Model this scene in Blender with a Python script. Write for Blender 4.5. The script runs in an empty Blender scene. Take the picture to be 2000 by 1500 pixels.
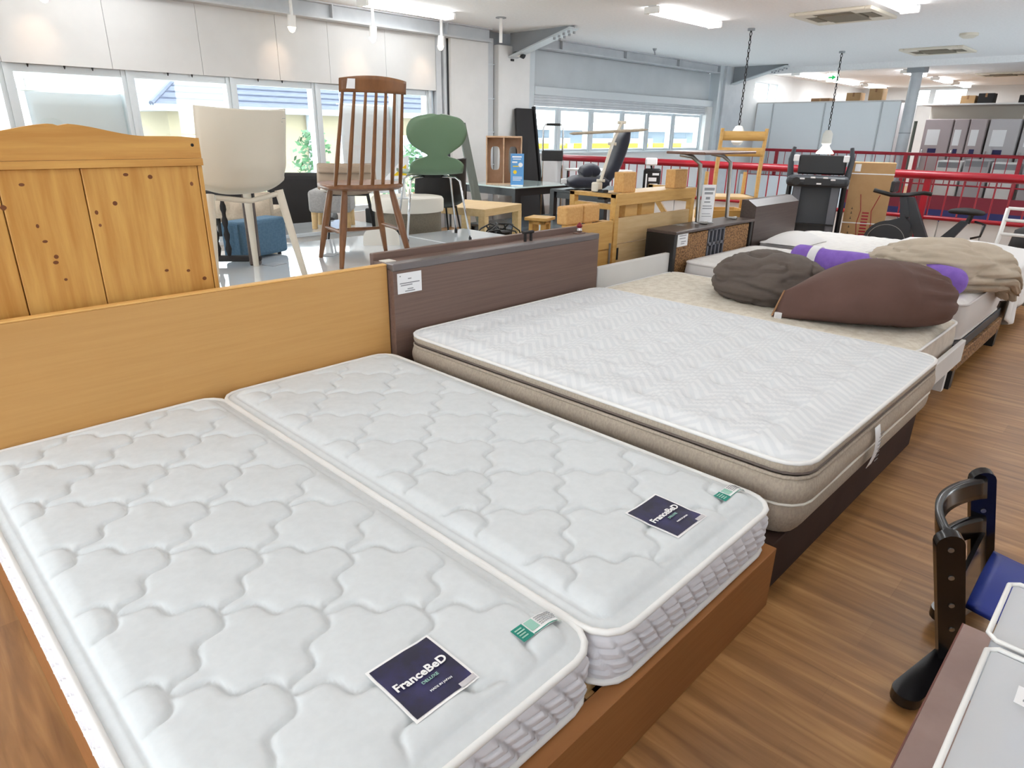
import bpy, bmesh, math, random
from mathutils import Vector, Matrix, noise
PI = math.pi
R = math.radians
rnd = random.Random(7)
scene = bpy.context.scene
COL = scene.collection

# ---------------------------------------------------------------- camera
cam_data = bpy.data.cameras.new('camera')
cam_data.sensor_width = 36.0
cam_data.lens = 36.0 * 1290.7 / 2000.0
cam_data.clip_start = 0.02
cam_data.clip_end = 200
cam = bpy.data.objects.new('camera', cam_data)
COL.objects.link(cam)
_r, _u, _f = (0.700206, -0.713797, 0.014315), (0.245373, 0.259433, 0.93407), (0.67045, 0.650529, -0.356803)
cam.matrix_world = Matrix(((_r[0], _u[0], -_f[0], 0.0), (_r[1], _u[1], -_f[1], 0.0),
                           (_r[2], _u[2], -_f[2], 1.4), (0, 0, 0, 1)))
scene.camera = cam

# ---------------------------------------------------------------- world, exposure
world = bpy.data.worlds.new('overcast_sky')
scene.world = world
world.use_nodes = True
wn = world.node_tree
wn.nodes.clear()
bg = wn.nodes.new('ShaderNodeBackground')
bg.inputs['Color'].default_value = (0.90, 0.96, 1.0, 1)
bg.inputs['Strength'].default_value = 6.5
wo = wn.nodes.new('ShaderNodeOutputWorld')
wn.links.new(bg.outputs[0], wo.inputs[0])
scene.view_settings.view_transform = 'Standard'
scene.view_settings.look = 'None'
scene.view_settings.gamma = 1.0
scene.view_settings.use_curve_mapping = False
scene.view_settings.exposure = 0.29
scene.cycles.max_bounces = 8
scene.cycles.diffuse_bounces = 5
scene.cycles.transparent_max_bounces = 12
scene.cycles.sample_clamp_indirect = 6.0

# ---------------------------------------------------------------- materials
def lin(c):
    c = c / 255.0
    return c / 12.92 if c <= 0.04045 else ((c + 0.055) / 1.055) ** 2.4
def srgb(r, g, b):
    return (lin(r), lin(g), lin(b), 1.0)
MATS = {}
def mat(name, col, rough=0.5, metal=0.0, col2=None, scale=8.0, stretch=(1, 1, 1), detail=4.0, bump=0.0,
        bscale=None, emit=0.0, coat=0.0, trans=0.0, alpha=1.0, spec=0.5, sheen=0.0, contrast=(0.35, 0.65), kind='noise', rough2=None):
    """principled material: two tones mixed by a stretched noise in object space, optional bump"""
    if name in MATS:
        return MATS[name]
    m = bpy.data.materials.new(name)
    m.use_nodes = True
    nt = m.node_tree
    p = nt.nodes['Principled BSDF']
    p.inputs['Base Color'].default_value = srgb(*col)
    p.inputs['Roughness'].default_value = rough
    p.inputs['Metallic'].default_value = metal
    p.inputs['Specular IOR Level'].default_value = spec
    p.inputs['Coat Weight'].default_value = coat
    p.inputs['Transmission Weight'].default_value = trans
    p.inputs['Alpha'].default_value = alpha
    if sheen:
        p.inputs['Sheen Weight'].default_value = sheen
    if emit:
        p.inputs['Emission Color'].default_value = srgb(*col)
        p.inputs['Emission Strength'].default_value = emit
    if col2 is not None or bump:
        tc = nt.nodes.new('ShaderNodeTexCoord')
        mp = nt.nodes.new('ShaderNodeMapping')
        mp.inputs['Scale'].default_value = stretch
        nt.links.new(tc.outputs['Object'], mp.inputs['Vector'])
        if kind == 'wave':
            tx = nt.nodes.new('ShaderNodeTexWave')
            tx.inputs['Scale'].default_value = scale
            tx.inputs['Distortion'].default_value = 2.0
            tx.inputs['Detail'].default_value = detail
        elif kind == 'voronoi':
            tx = nt.nodes.new('ShaderNodeTexVoronoi')
            tx.inputs['Scale'].default_value = scale
        else:
            tx = nt.nodes.new('ShaderNodeTexNoise')
            tx.inputs['Scale'].default_value = scale
            tx.inputs['Detail'].default_value = detail
            tx.inputs['Roughness'].default_value = 0.6
        nt.links.new(mp.outputs[0], tx.inputs['Vector'])
        out = tx.outputs['Distance'] if kind == 'voronoi' else tx.outputs['Fac']
        if col2 is not None:
            cr = nt.nodes.new('ShaderNodeValToRGB')
            cr.color_ramp.elements[0].position = contrast[0]
            cr.color_ramp.elements[0].color = srgb(*col)
            cr.color_ramp.elements[1].position = contrast[1]
            cr.color_ramp.elements[1].color = srgb(*col2)
            nt.links.new(out, cr.inputs[0])
            nt.links.new(cr.outputs[0], p.inputs['Base Color'])
        if rough2 is not None:
            mr = nt.nodes.new('ShaderNodeMapRange')
            mr.inputs['To Min'].default_value = rough
            mr.inputs['To Max'].default_value = rough2
            nt.links.new(out, mr.inputs['Value'])
            nt.links.new(mr.outputs[0], p.inputs['Roughness'])
        if bump:
            bsrc = out
            if bscale:
                t2 = nt.nodes.new('ShaderNodeTexNoise')
                t2.inputs['Scale'].default_value = bscale
                t2.inputs['Detail'].default_value = 3
                nt.links.new(mp.outputs[0], t2.inputs['Vector'])
                bsrc = t2.outputs['Fac']
            bp = nt.nodes.new('ShaderNodeBump')
            bp.inputs['Strength'].default_value = bump
            bp.inputs['Distance'].default_value = 0.01
            nt.links.new(bsrc, bp.inputs['Height'])
            nt.links.new(bp.outputs[0], p.inputs['Normal'])
    MATS[name] = m
    return m

M_WALL = mat('painted_wall', (212, 213, 213), 0.7, col2=(204, 205, 205), scale=1.2)
M_PANELW = mat('white_panel', (222, 222, 221), 0.6, col2=(215, 215, 214), scale=2)
M_CEIL = mat('ceiling_board', (240, 241, 242), 0.85, col2=(234, 235, 236), scale=30, bump=0.15)
M_STEEL = mat('grey_painted_steel', (200, 204, 208), 0.45, col2=(188, 193, 198), scale=3)
M_STEELD = mat('dark_grey_steel', (150, 155, 160), 0.5)
M_GREYP = mat('grey_infill_panel', (190, 196, 200), 0.35, col2=(183, 189, 193), scale=2)
M_ALU = mat('window_aluminium', (205, 212, 216), 0.35, 0.2)
M_WHITE = mat('white_plastic', (236, 236, 234), 0.4)
M_WHITEG = mat('white_gloss', (226, 232, 236), 0.06, coat=0.5, col2=(214, 222, 228), scale=2)
M_PAPER = mat('white_paper', (240, 241, 243), 0.8)
M_INK = mat('grey_print', (148, 150, 154), 0.8)
M_BLACK = mat('black_plastic', (22, 22, 24), 0.4)
M_BLACKM = mat('matte_black', (30, 28, 29), 0.7)
M_BLACKG = mat('black_lacquer', (12, 11, 14), 0.22, coat=0.15)
M_CHROME = mat('chrome', (215, 217, 220), 0.12, 1.0)
M_BRUSH = mat('brushed_metal', (165, 165, 162), 0.35, 0.9)
M_RED = mat('red_enamel', (158, 16, 36), 0.35, col2=(146, 12, 32), scale=3)
M_REDD = mat('dark_red_panel', (120, 14, 34), 0.5)
M_NAVY = mat('navy_panel', (30, 28, 84), 0.5)
M_OAK = mat('honey_veneer', (202, 156, 94), 0.45, col2=(197, 150, 88), scale=5, stretch=(0.6, 8, 14), detail=6, bump=0.03)
M_OAKE = mat('honey_edge', (226, 178, 106), 0.45)
M_OAKB = mat('bed_rail_veneer_shaded', (156, 106, 62), 0.6, col2=(148, 98, 56), scale=5, stretch=(0.8, 4, 20), detail=6, spec=0.25)  # darker than the headboard veneer: shade on the rails put into the colour
M_PINE = mat('knotty_pine', (216, 168, 92), 0.45, col2=(190, 134, 62), scale=3.2, stretch=(7, 7, 0.55), detail=5, bump=0.04)
M_PINEH = mat('knotty_pine_rail', (212, 162, 88), 0.45, col2=(192, 138, 68), scale=3.2, stretch=(0.6, 7, 9), detail=5, bump=0.04)
M_KNOT = mat('pine_knot', (112, 62, 24), 0.5)
M_PINEY = mat('yellow_pine', (212, 170, 100), 0.45, col2=(198, 152, 80), scale=4, stretch=(1, 6, 9), detail=5)
M_PINEL = mat('pale_pine', (222, 190, 140), 0.5, col2=(208, 172, 118), scale=4, stretch=(1, 6, 6), detail=5)
M_CORK = mat('cork_coloured_block', (212, 166, 104), 0.7, col2=(200, 150, 88), scale=60)
M_WALNUT = mat('walnut_brown_veneer', (116, 93, 83), 0.42, col2=(104, 82, 73), scale=4, stretch=(0.5, 20, 26), detail=5, bump=0.02)
M_WALEDGE = mat('dark_metal_edge', (112, 106, 106), 0.3, 0.2)
M_DKBROWN = mat('espresso_veneer', (84, 72, 67), 0.4, col2=(74, 62, 58), scale=5, stretch=(0.6, 12, 16))
M_DKFOOT = mat('espresso_bed_base', (64, 46, 39), 0.75, col2=(57, 40, 34), scale=4, spec=0.2)
M_TEAK = mat('teak_brown', (134, 90, 54), 0.35, col2=(112, 72, 42), scale=6, stretch=(3, 3, 0.8), detail=5)
M_TOPWOOD = mat('brown_table_top', (122, 92, 80), 0.4, col2=(108, 80, 70), scale=5, stretch=(1, 8, 8))
M_BIRCH = mat('birch_board', (214, 186, 140), 0.5, col2=(204, 172, 124), scale=5, stretch=(0.8, 8, 8))
M_PINKPLY = mat('pinkish_plywood', (206, 172, 142), 0.55, col2=(194, 158, 126), scale=8)
M_RATTAN = mat('woven_rattan', (166, 124, 78), 0.7, col2=(98, 66, 36), scale=70, kind='voronoi', bump=0.5, contrast=(0.25, 0.75))
M_CARD = mat('corrugated_card', (186, 150, 106), 0.75, col2=(178, 142, 98), scale=6)
M_CARDD = mat('dark_card', (150, 112, 78), 0.75)
M_CREAMP = mat('cream_plastic', (218, 211, 195), 0.45)
M_GREEN = mat('sage_green_lacquer', (98, 124, 96), 0.45)
M_GREY = mat('grey_fabric', (176, 174, 172), 0.9, col2=(160, 158, 156), scale=80)
M_BEIGEF = mat('beige_fabric', (196, 182, 162), 0.9, col2=(184, 170, 150), scale=60)
M_TAUPE = mat('taupe_fabric', (132, 124, 108), 0.9, col2=(118, 110, 96), scale=120)
M_CREAMF = mat('cream_fabric', (232, 228, 218), 0.9)
M_BLUEF = mat('blue_felt', (92, 124, 148), 0.95, col2=(80, 112, 138), scale=80)
M_DKGREYF = mat('charcoal_fabric', (78, 74, 76), 0.95)
M_NAVYF = mat('navy_velour', (28, 30, 44), 0.85, sheen=0.3)
M_GLASS = mat('window_glass', (235, 245, 248), 0.02, trans=1.0, spec=0.3)
M_GLASST = mat('mint_glass_top', (196, 214, 212), 0.08, coat=0.3)
M_TILE = mat('slate_roof', (84, 90, 108), 0.6, col2=(66, 72, 92), scale=9, stretch=(0.4, 0.4, 6), detail=2)
M_CREAMW = mat('cream_render', (150, 140, 116), 0.85)
M_GREENL = mat('leaf_green', (70, 118, 74), 0.6, col2=(44, 88, 50), scale=6)
M_SOFT = mat('mattress_damask', (213, 218, 220), 0.85, col2=(209, 214, 216), scale=40, detail=2)
M_SIDE = mat('mattress_border', (222, 222, 228), 0.85)
M_PIPE = mat('white_piping', (234, 234, 232), 0.7)
M_EURO = None
M_TAUPES = mat('greige_border', (180, 168, 152), 0.9, col2=(164, 152, 138), scale=140, detail=2, stretch=(1, 1, 0.5))
M_TAUPEP = mat('brown_piping', (104, 92, 86), 0.7)
M_CREAMM = mat('cream_mattress', (228, 222, 208), 0.9, col2=(214, 206, 190), scale=22, detail=3, bump=0.3, contrast=(0.42, 0.6))
M_CREAMS = mat('cream_mattress_border', (206, 196, 184), 0.9, col2=(192, 182, 170), scale=14)
M_WHITEM = mat('white_mattress', (230, 229, 226), 0.9, col2=(222, 220, 217), scale=20, bump=0.3)
M_GREYM = mat('pale_grey_border', (206, 202, 200), 0.9)
M_SHEET = mat('white_sheet', (228, 227, 226), 0.9)
M_BAGB = mat('brown_jersey', (98, 72, 64), 0.9, col2=(91, 66, 58), scale=6)
M_BAGG = mat('charcoal_brown_jersey', (98, 88, 81), 0.9, col2=(90, 80, 74), scale=6)
M_BAGT = mat('beige_jersey', (190, 178, 160), 0.9, col2=(178, 165, 147), scale=6)
M_PURPLE = mat('purple_plush', (138, 104, 196), 0.9, col2=(128, 94, 186), scale=18)
M_LBLNAVY = mat('navy_label', (24, 22, 50), 0.6, col2=(40, 36, 88), scale=14)
M_LBLWHITE = mat('label_white', (244, 244, 244), 0.7)
M_TEAL = mat('teal_print', (20, 132, 116), 0.7)
M_TEALL = mat('pale_teal_print', (150, 196, 180), 0.7)
M_YELLOW = mat('yellow_print', (236, 200, 30), 0.6)
M_BLUEP = mat('blue_print', (96, 156, 212), 0.6)
M_TUBE = mat('fluorescent_tube', (255, 255, 255), 0.4, emit=14.0)
M_SPOTE = mat('warm_bulb', (255, 236, 200), 0.4, emit=8.0)
M_BULB = mat('lit_bulb', (255, 248, 232), 0.4, emit=6.0)
M_EXITG = mat('exit_green', (30, 170, 90), 0.5, emit=0.6)
M_EXITW = mat('exit_white', (240, 255, 244), 0.5, emit=1.0)
M_TREAD = mat('graphite_plastic', (46, 50, 56), 0.45)
M_TREADL = mat('grey_plastic', (92, 94, 102), 0.4)
M_CLEARB = mat('frosted_clear_plastic', (232, 236, 240), 0.25, alpha=0.55)
M_CLEARL = mat('frosted_lid', (240, 243, 246), 0.3, alpha=0.5)
M_BLUEC = mat('blue_grey_contents', (146, 160, 186), 0.8)
M_COBALT = mat('cobalt_seat', (30, 52, 140), 0.4)
M_SHELF = mat('reddish_brown_laminate', (150, 124, 116), 0.45, col2=(138, 112, 104), scale=8)
M_SHELFE = mat('reddish_brown_edge', (112, 62, 50), 0.5)
M_FRIDGE = mat('fridge_brown_grey', (176, 164, 166), 0.3)
M_FRIDGEL = mat('fridge_silver', (190, 187, 190), 0.3)
M_PARTN = mat('pale_blue_partition', (236, 242, 246), 0.5)
M_GRIP = mat('olive_pipe', (92, 98, 90), 0.5)

def floor_material():
    m = bpy.data.materials.new('wood_print_vinyl')
    m.use_nodes = True
    nt = m.node_tree
    p = nt.nodes['Principled BSDF']
    tc = nt.nodes.new('ShaderNodeTexCoord')
    br = nt.nodes.new('ShaderNodeTexBrick')
    br.inputs['Scale'].default_value = 1.0
    br.inputs['Mortar Size'].default_value = 0.0015
    br.inputs['Brick Width'].default_value = 0.92
    br.inputs['Row Height'].default_value = 0.152
    br.offset = 0.37
    br.inputs['Color1'].default_value = (0.25, 0.25, 0.25, 1)
    br.inputs['Color2'].default_value = (0.75, 0.75, 0.75, 1)
    br.inputs['Mortar'].default_value = (0.3, 0.3, 0.3, 1)
    rot = nt.nodes.new('ShaderNodeMapping')
    rot.inputs['Rotation'].default_value = (0, 0, R(90))
    nt.links.new(tc.outputs['Object'], rot.inputs['Vector'])
    nt.links.new(rot.outputs[0], br.inputs['Vector'])
    mp = nt.nodes.new('ShaderNodeMapping')
    mp.inputs['Scale'].default_value = (1.5, 18, 1)
    nt.links.new(rot.outputs[0], mp.inputs['Vector'])
    n1 = nt.nodes.new('ShaderNodeTexNoise')
    n1.inputs['Scale'].default_value = 1.6
    n1.inputs['Detail'].default_value = 8
    n1.inputs['Distortion'].default_value = 0.6
    nt.links.new(mp.outputs[0], n1.inputs['Vector'])
    mx = nt.nodes.new('ShaderNodeMix')
    mx.data_type = 'FLOAT'
    mx.inputs[0].default_value = 0.22
    nt.links.new(n1.outputs['Fac'], mx.inputs[2])
    nt.links.new(br.outputs['Color'], mx.inputs[3])
    cr = nt.nodes.new('ShaderNodeValToRGB')
    e = cr.color_ramp.elements
    e[0].position, e[0].color = 0.30, srgb(124, 86, 48)
    e[1].position, e[1].color = 0.74, srgb(190, 148, 96)
    k = e.new(0.5)
    k.color = srgb(157, 113, 67)
    nt.links.new(mx.outputs[0], cr.inputs[0])
    nt.links.new(cr.outputs[0], p.inputs['Base Color'])
    p.inputs['Roughness'].default_value = 0.36
    bp = nt.nodes.new('ShaderNodeBump')
    bp.inputs['Strength'].default_value = 0.12
    bp.inputs['Distance'].default_value = 0.004
    n3 = nt.nodes.new('ShaderNodeTexNoise')
    n3.inputs['Scale'].default_value = 7
    n3.inputs['Detail'].default_value = 5
    nt.links.new(tc.outputs['Object'], n3.inputs['Vector'])
    nt.links.new(n3.outputs['Fac'], bp.inputs['Height'])
    nt.links.new(bp.outputs[0], p.inputs['Normal'])
    return m
M_FLOOR = floor_material()
def chevron_knit():
    m = bpy.data.materials.new('chevron_knit')
    m.use_nodes = True
    nt = m.node_tree
    p = nt.nodes['Principled BSDF']
    p.inputs['Roughness'].default_value = 0.85
    tc = nt.nodes.new('ShaderNodeTexCoord')
    sx = nt.nodes.new('ShaderNodeSeparateXYZ')
    nt.links.new(tc.outputs['Object'], sx.inputs[0])
    def mth(op, a, b):
        n = nt.nodes.new('ShaderNodeMath')
        n.operation = op
        for i, v in enumerate((a, b)):
            if isinstance(v, (int, float)): n.inputs[i].default_value = v
            elif v is not None: nt.links.new(v, n.inputs[i])
        return n.outputs[0]
    zig = mth('PINGPONG', sx.outputs['Y'], 0.10)
    s = mth('ADD', sx.outputs['X'], zig)
    s = mth('SINE', mth('MULTIPLY', s, 2 * PI / 0.05), None)
    cr = nt.nodes.new('ShaderNodeValToRGB')
    cr.color_ramp.elements[0].position, cr.color_ramp.elements[0].color = 0.35, srgb(218, 222, 225)
    cr.color_ramp.elements[1].position, cr.color_ramp.elements[1].color = 0.75, srgb(227, 230, 232)
    nt.links.new(mth('MULTIPLY_ADD', s, 0.5), cr.inputs[0])
    nt.links.new(cr.outputs[0], p.inputs['Base Color'])
    for n in nt.nodes:
        if n.type == 'MATH' and n.operation == 'MULTIPLY_ADD': n.inputs[2].default_value = 0.5
    return m
M_EURO = chevron_knit()

# ---------------------------------------------------------------- mesh helpers
WORLD = {}
class B:
    """collects shapes in one bmesh; obj() links them as ONE mesh object"""
    def __init__(self):
        self.bm = bmesh.new()
    def box(self, x0, x1, y0, y1, z0, z1, bev=0.0, seg=2, M=None):
        t = bmesh.new()
        bmesh.ops.create_cube(t, size=1.0)
        bmesh.ops.scale(t, vec=(x1 - x0, y1 - y0, z1 - z0), verts=t.verts)
        bmesh.ops.translate(t, vec=((x0 + x1) / 2, (y0 + y1) / 2, (z0 + z1) / 2), verts=t.verts)
        if bev:
            bmesh.ops.bevel(t, geom=list(t.edges), offset=bev, segments=seg, affect='EDGES', profile=0.5)
        return self._merge(t, M)
    def _merge(self, t, M=None):
        if M is not None:
            bmesh.ops.transform(t, matrix=M, verts=t.verts)
        me = bpy.data.meshes.new('tmp')
        t.to_mesh(me)
        t.free()
        self.bm.from_mesh(me)
        bpy.data.meshes.remove(me)
        return self
    def tube(self, pts, r, n=8, closed=False, flat=1.0):
        pts = [Vector(p) for p in pts]
        N = len(pts)
        rr = r if isinstance(r, (list, tuple)) else [r] * N
        rings = []
        prev = None
        for i in range(N):
            if closed:
                d = pts[(i + 1) % N] - pts[i - 1]
            else:
                d = pts[min(i + 1, N - 1)] - pts[max(i - 1, 0)]
            d.normalize()
            if prev is None:
                a = Vector((0, 0, 1)) if abs(d.z) < 0.9 else Vector((1, 0, 0))
                s = d.cross(a).normalized()
            else:
                s = (prev - d * prev.dot(d)).normalized()
            prev = s
            t = d.cross(s)
            rings.append([self.bm.verts.new(pts[i] + (s * math.cos(2 * PI * k / n) + t * math.sin(2 * PI * k / n) * flat) * rr[i]) for k in range(n)])
        for i in range(N if closed else N - 1):
            A, C = rings[i], rings[(i + 1) % N]
            for k in range(n):
                self.bm.faces.new((A[k], A[(k + 1) % n], C[(k + 1) % n], C[k]))
        if not closed:
            self.bm.faces.new(rings[0][::-1])
            self.bm.faces.new(rings[-1])
        return self
    def cyl(self, p0, p1, r0, r1=None, n=12):
        return self.tube([p0, p1], [r0, r0 if r1 is None else r1], n)
    def lathe(self, prof, c=(0, 0, 0), n=24):
        rings = []
        for (r, z) in prof:
            rings.append([self.bm.verts.new((c[0] + r * math.cos(2 * PI * k / n), c[1] + r * math.sin(2 * PI * k / n), c[2] + z)) for k in range(n)])
        for A, C in zip(rings[:-1], rings[1:]):
            for k in range(n):
                self.bm.faces.new((A[k], A[(k + 1) % n], C[(k + 1) % n], C[k]))
        self.bm.faces.new(rings[0][::-1])
        self.bm.faces.new(rings[-1])
        return self
    def prism(self, poly, axis, d0, d1):
        def P(a, b, d):
            return {'x': (d, a, b), 'y': (a, d, b), 'z': (a, b, d)}[axis]
        A = [self.bm.verts.new(P(a, b, d0)) for a, b in poly]
        C = [self.bm.verts.new(P(a, b, d1)) for a, b in poly]
        n = len(poly)
        for k in range(n):
            self.bm.faces.new((A[k], A[(k + 1) % n], C[(k + 1) % n], C[k]))
        self.bm.faces.new(A[::-1])
        self.bm.faces.new(C)
        return self
    def grid(self, nu, nv, f, wrap=False):
        V = [[self.bm.verts.new(f(i / nu, j / nv)) for j in range(nv + 1)] for i in range(nu if wrap else nu + 1)]
        for i in range(nu):
            for j in range(nv):
                a, b = V[i], V[(i + 1) % len(V)]
                self.bm.faces.new((a[j], b[j], b[j + 1], a[j + 1]))
        return self
    def quad(self, a, b, c, d):
        self.bm.faces.new([self.bm.verts.new(p) for p in (a, b, c, d)])
        return self
    def obj(self, name, m, parent=None, smooth=None, solid=0.0, subd=0):
        bm = self.bm
        bmesh.ops.recalc_face_normals(bm, faces=bm.faces)
        me = bpy.data.meshes.new(name)
        if parent is not None:
            root = parent
            while root.parent:
                root = root.parent
            if root.name in WORLD:
                bmesh.ops.translate(bm, vec=-Vector(WORLD[root.name]), verts=bm.verts)
        bm.to_mesh(me)
        bm.free()
        me.materials.append(m)
        if smooth is not None:
            me.shade_smooth()
            if smooth < 180:
                me.set_sharp_from_angle(angle=R(smooth))
        o = bpy.data.objects.new(name, me)
        COL.objects.link(o)
        if parent is not None:
            o.parent = parent
        if solid:
            md = o.modifiers.new('thickness', 'SOLIDIFY')
            md.thickness = solid
            md.offset = 0
        if subd:
            md = o.modifiers.new('smooth', 'SUBSURF')
            md.levels = md.render_levels = subd
        return o

def tag(o, label=None, cat=None, group=None, kind=None):
    if label: o['label'] = label
    if cat: o['category'] = cat
    if group: o['group'] = group
    if kind: o['kind'] = kind
    return o
def thing(name, label, cat, loc=(0, 0, 0), rz=0.0, group=None, w=False):
    """an Empty at the thing's base; w=True: parts are given in room coordinates"""
    o = bpy.data.objects.new(name, None)
    o.empty_display_size = 0.1
    COL.objects.link(o)
    o.location = loc
    o.rotation_euler = (0, 0, R(rz))
    if w:
        WORLD[o.name] = loc
    return tag(o, label, cat, group)
def struct(name, b, m, smooth=None, label=None):
    o = b.obj(name, m, None, smooth)
    o['kind'] = 'structure'
    if label: o['label'] = label
    return o
def sroot(name, loc=(0, 0, 0), label=None):
    o = bpy.data.objects.new(name, None)
    COL.objects.link(o)
    o.location = loc
    o['kind'] = 'structure'
    WORLD[o.name] = loc
    if label: o['label'] = label
    return o
def dup(root, loc, rz=None, label=None, group=None):
    r = root.copy()
    COL.objects.link(r)
    r.location = loc
    if rz is not None: r.rotation_euler = (0, 0, R(rz))
    if label: r['label'] = label
    if group: r['group'] = group
    for ch in list(root.children):
        c = ch.copy()
        COL.objects.link(c)
        c.parent = r
        for g in list(ch.children):
            d = g.copy()
            COL.objects.link(d)
            d.parent = c
    return r
def inst(src, parent, loc):
    """another piece sharing src's mesh"""
    o = src.copy()
    COL.objects.link(o)
    o.parent = parent
    o.location = loc
    return o
def text_mesh(txt, size, name, m, parent, loc, rot=(0, 0, 0), off=0.0, space=1.0, ext=0.0004, drape=None):
    cu = bpy.data.curves.new('txt', 'FONT')
    cu.body = txt
    cu.size = size
    cu.offset = off
    cu.space_character = space
    cu.align_x = 'CENTER'
    cu.align_y = 'CENTER'
    cu.extrude = ext
    cu.resolution_u = 4
    t = bpy.data.objects.new('txt', cu)
    COL.objects.link(t)
    dg = bpy.context.evaluated_depsgraph_get()
    me = bpy.data.meshes.new_from_object(t.evaluated_get(dg))
    bpy.data.objects.remove(t)
    bpy.data.curves.remove(cu)
    me.materials.clear()
    me.materials.append(m)
    me.name = name
    o = bpy.data.objects.new(name, me)
    COL.objects.link(o)
    o.parent = parent
    root = parent
    while root.parent: root = root.parent
    off_ = Vector(WORLD.get(root.name, (0, 0, 0)))
    o.location = Vector(loc) - off_
    o.rotation_euler = rot
    if drape:
        for v in me.vertices:
            v.co.z += drape(loc[0] + v.co.x, loc[1] + v.co.y) - loc[2]
    return o
def area(name, parent, loc, sx, sy, watt, col=(1, 1, 1)):
    l = bpy.data.lights.new(name, 'AREA')
    l.shape = 'RECTANGLE'
    l.size, l.size_y = sx, sy
    l.energy = watt
    l.color = col
    o = bpy.data.objects.new(name, l)
    COL.objects.link(o)
    o.parent = parent
    o.location = loc
    return o

M_CONC = mat('weathered_concrete', (100, 110, 120), 0.85)

# ================================================================ THE SETTING
XW, XE, YS, YN, ZC = -3.0, 23.8, -4.0, 8.0, 2.8
X_RAIL, X_FAR = 9.4, 16.3
struct('floor', B().box(XW, X_RAIL, YS, YN + 0.2, -0.25, 0.0), M_FLOOR, label='wood print vinyl shop floor')
struct('floor', B().box(X_FAR, XE, YS, YN + 0.2, -0.25, 0.0), M_FLOOR, label='shop floor beyond the stairwell')
struct('floor', B().box(X_RAIL - 0.1, X_FAR + 0.1, YS, YN + 0.2, -3.4, -3.2), M_PARTN, label='lower floor at the bottom of the stairwell')
struct('wall_stairwell', B().box(X_RAIL - 0.1, X_RAIL, YS, YN, -3.2, -0.25).box(X_FAR, X_FAR + 0.1, YS, YN, -3.2, -0.25), M_PANELW)
struct('ceiling', B().box(XW, XE, YS, YN + 0.25, ZC, ZC + 0.12), M_CEIL, label='off white painted ceiling')
# unseen walls behind and beside the camera, openings added to brighten the room
wbk = sroot('wall_back', (XW, 2, 0), 'unseen end wall behind the camera with openings added for daylight')
B().box(XW - 0.1, XW, YS, YN + 0.2, 0, 0.3).box(XW - 0.1, XW, YS, YN + 0.2, 2.55, ZC).obj('wall_body', M_WALL, wbk)
wrt = sroot('wall_right', (8, YS, 0), 'unseen side wall beside the camera with openings added for daylight')
B().box(XW, 9.4, YS - 0.1, YS, 0, 0.3).box(XW, 9.4, YS - 0.1, YS, 2.55, ZC).box(9.4, 16.3, YS - 0.1, YS, -0.4, ZC).box(9.4, 12.9, YS - 0.1, YS, -3.2, -0.4).box(16.3, XE, YS - 0.1, YS, -3.2, ZC).obj('wall_body', M_WALL, wrt)  # gap below floor level added to throw daylight up the stairwell
for k in range(8):
    B().box(XW - 0.1, XW, YS + 1.7 * k - 0.06, YS + 1.7 * k + 0.06, 0.3, 2.55).obj('mullion', M_ALU, wbk)
    B().box(XW + 1.75 * k - 0.06, XW + 1.75 * k + 0.06, YS - 0.1, YS, 0.3, 2.55).obj('mullion', M_ALU, wrt)
    if k not in (1, 3):  # bays left open are added daylight openings, the rest boarded to limit them
        B().box(XW - 0.08, XW - 0.02, YS + 1.7 * k, YS + 1.7 * k + 1.7, 0.3, 2.55).obj('infill_board', M_WALL, wbk)
    if k not in (6,):  # one more bay left open, added for daylight from the side
        B().box(XW + 1.75 * k, XW + 1.75 * k + 1.75, YS - 0.08, YS - 0.02, 0.3, 2.55).obj('infill_board', M_WALL, wrt)

# window wall, first bay -------------------------------------------------
wl = sroot('wall_left', (0, YN, 0), 'long window wall with boarded upper band')
seams = [-3.0, -2.1, -1.2, -0.3, 0.6, 1.5, 2.42, 3.32, 4.22, 4.9, 5.75, 6.6]
for a, b in zip(seams[:-1], seams[1:]):
    B().box(a + 0.002, b - 0.002, 8.0, 8.03, 1.93, 2.62).obj('wall_panel', M_WALL, wl)
B().box(-3, 6.62, 8.035, 8.2, 1.93, 2.8).obj('wall_core', M_STEELD, wl)
B().box(-3, 6.62, 8.0, 8.2, 0, 0.35).obj('sill_wall', M_WALL, wl)
B().box(6.6, 8.5, 8.08, 8.2, 0, 2.8).obj('pier', M_STEELD, wl)
B().box(8.5, 15.5, 8.0, 8.2, 0, 1.05).obj('sill_wall', M_PANELW, wl)
B().box(8.62, 14.45, 8.12, 8.2, 1.95, 2.8).obj('wall_core', M_STEELD, wl)
B().box(15.5, 16.5, 8.02, 8.2, -3.2, 2.8).box(17.75, XE, 8.02, 8.2, -3.2, 2.8).box(16.5, 17.75, 8.02, 8.2, -3.2, 2.22).box(16.5, 17.75, 8.02, 8.2, 2.6, 2.8).obj('far_wall_section', M_WALL, wl)
B().box(X_RAIL, X_FAR, 8.0, 8.2, -3.2, 0.0).obj('stairwell_wall', M_PANELW, wl)
# far end wall with its window opening
we = sroot('wall_far', (XE, 0, 0), 'end wall of the far hall with a high window')
B().box(XE, XE + 0.15, YS, 5.17, -3.2, ZC).box(XE, XE + 0.15, 6.56, 8.2, -3.2, ZC).box(XE, XE + 0.15, 5.17, 6.56, -3.2, 2.29).box(XE, XE + 0.15, 5.17, 6.56, 2.74, ZC).obj('wall_body', M_WALL, we)

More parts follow.
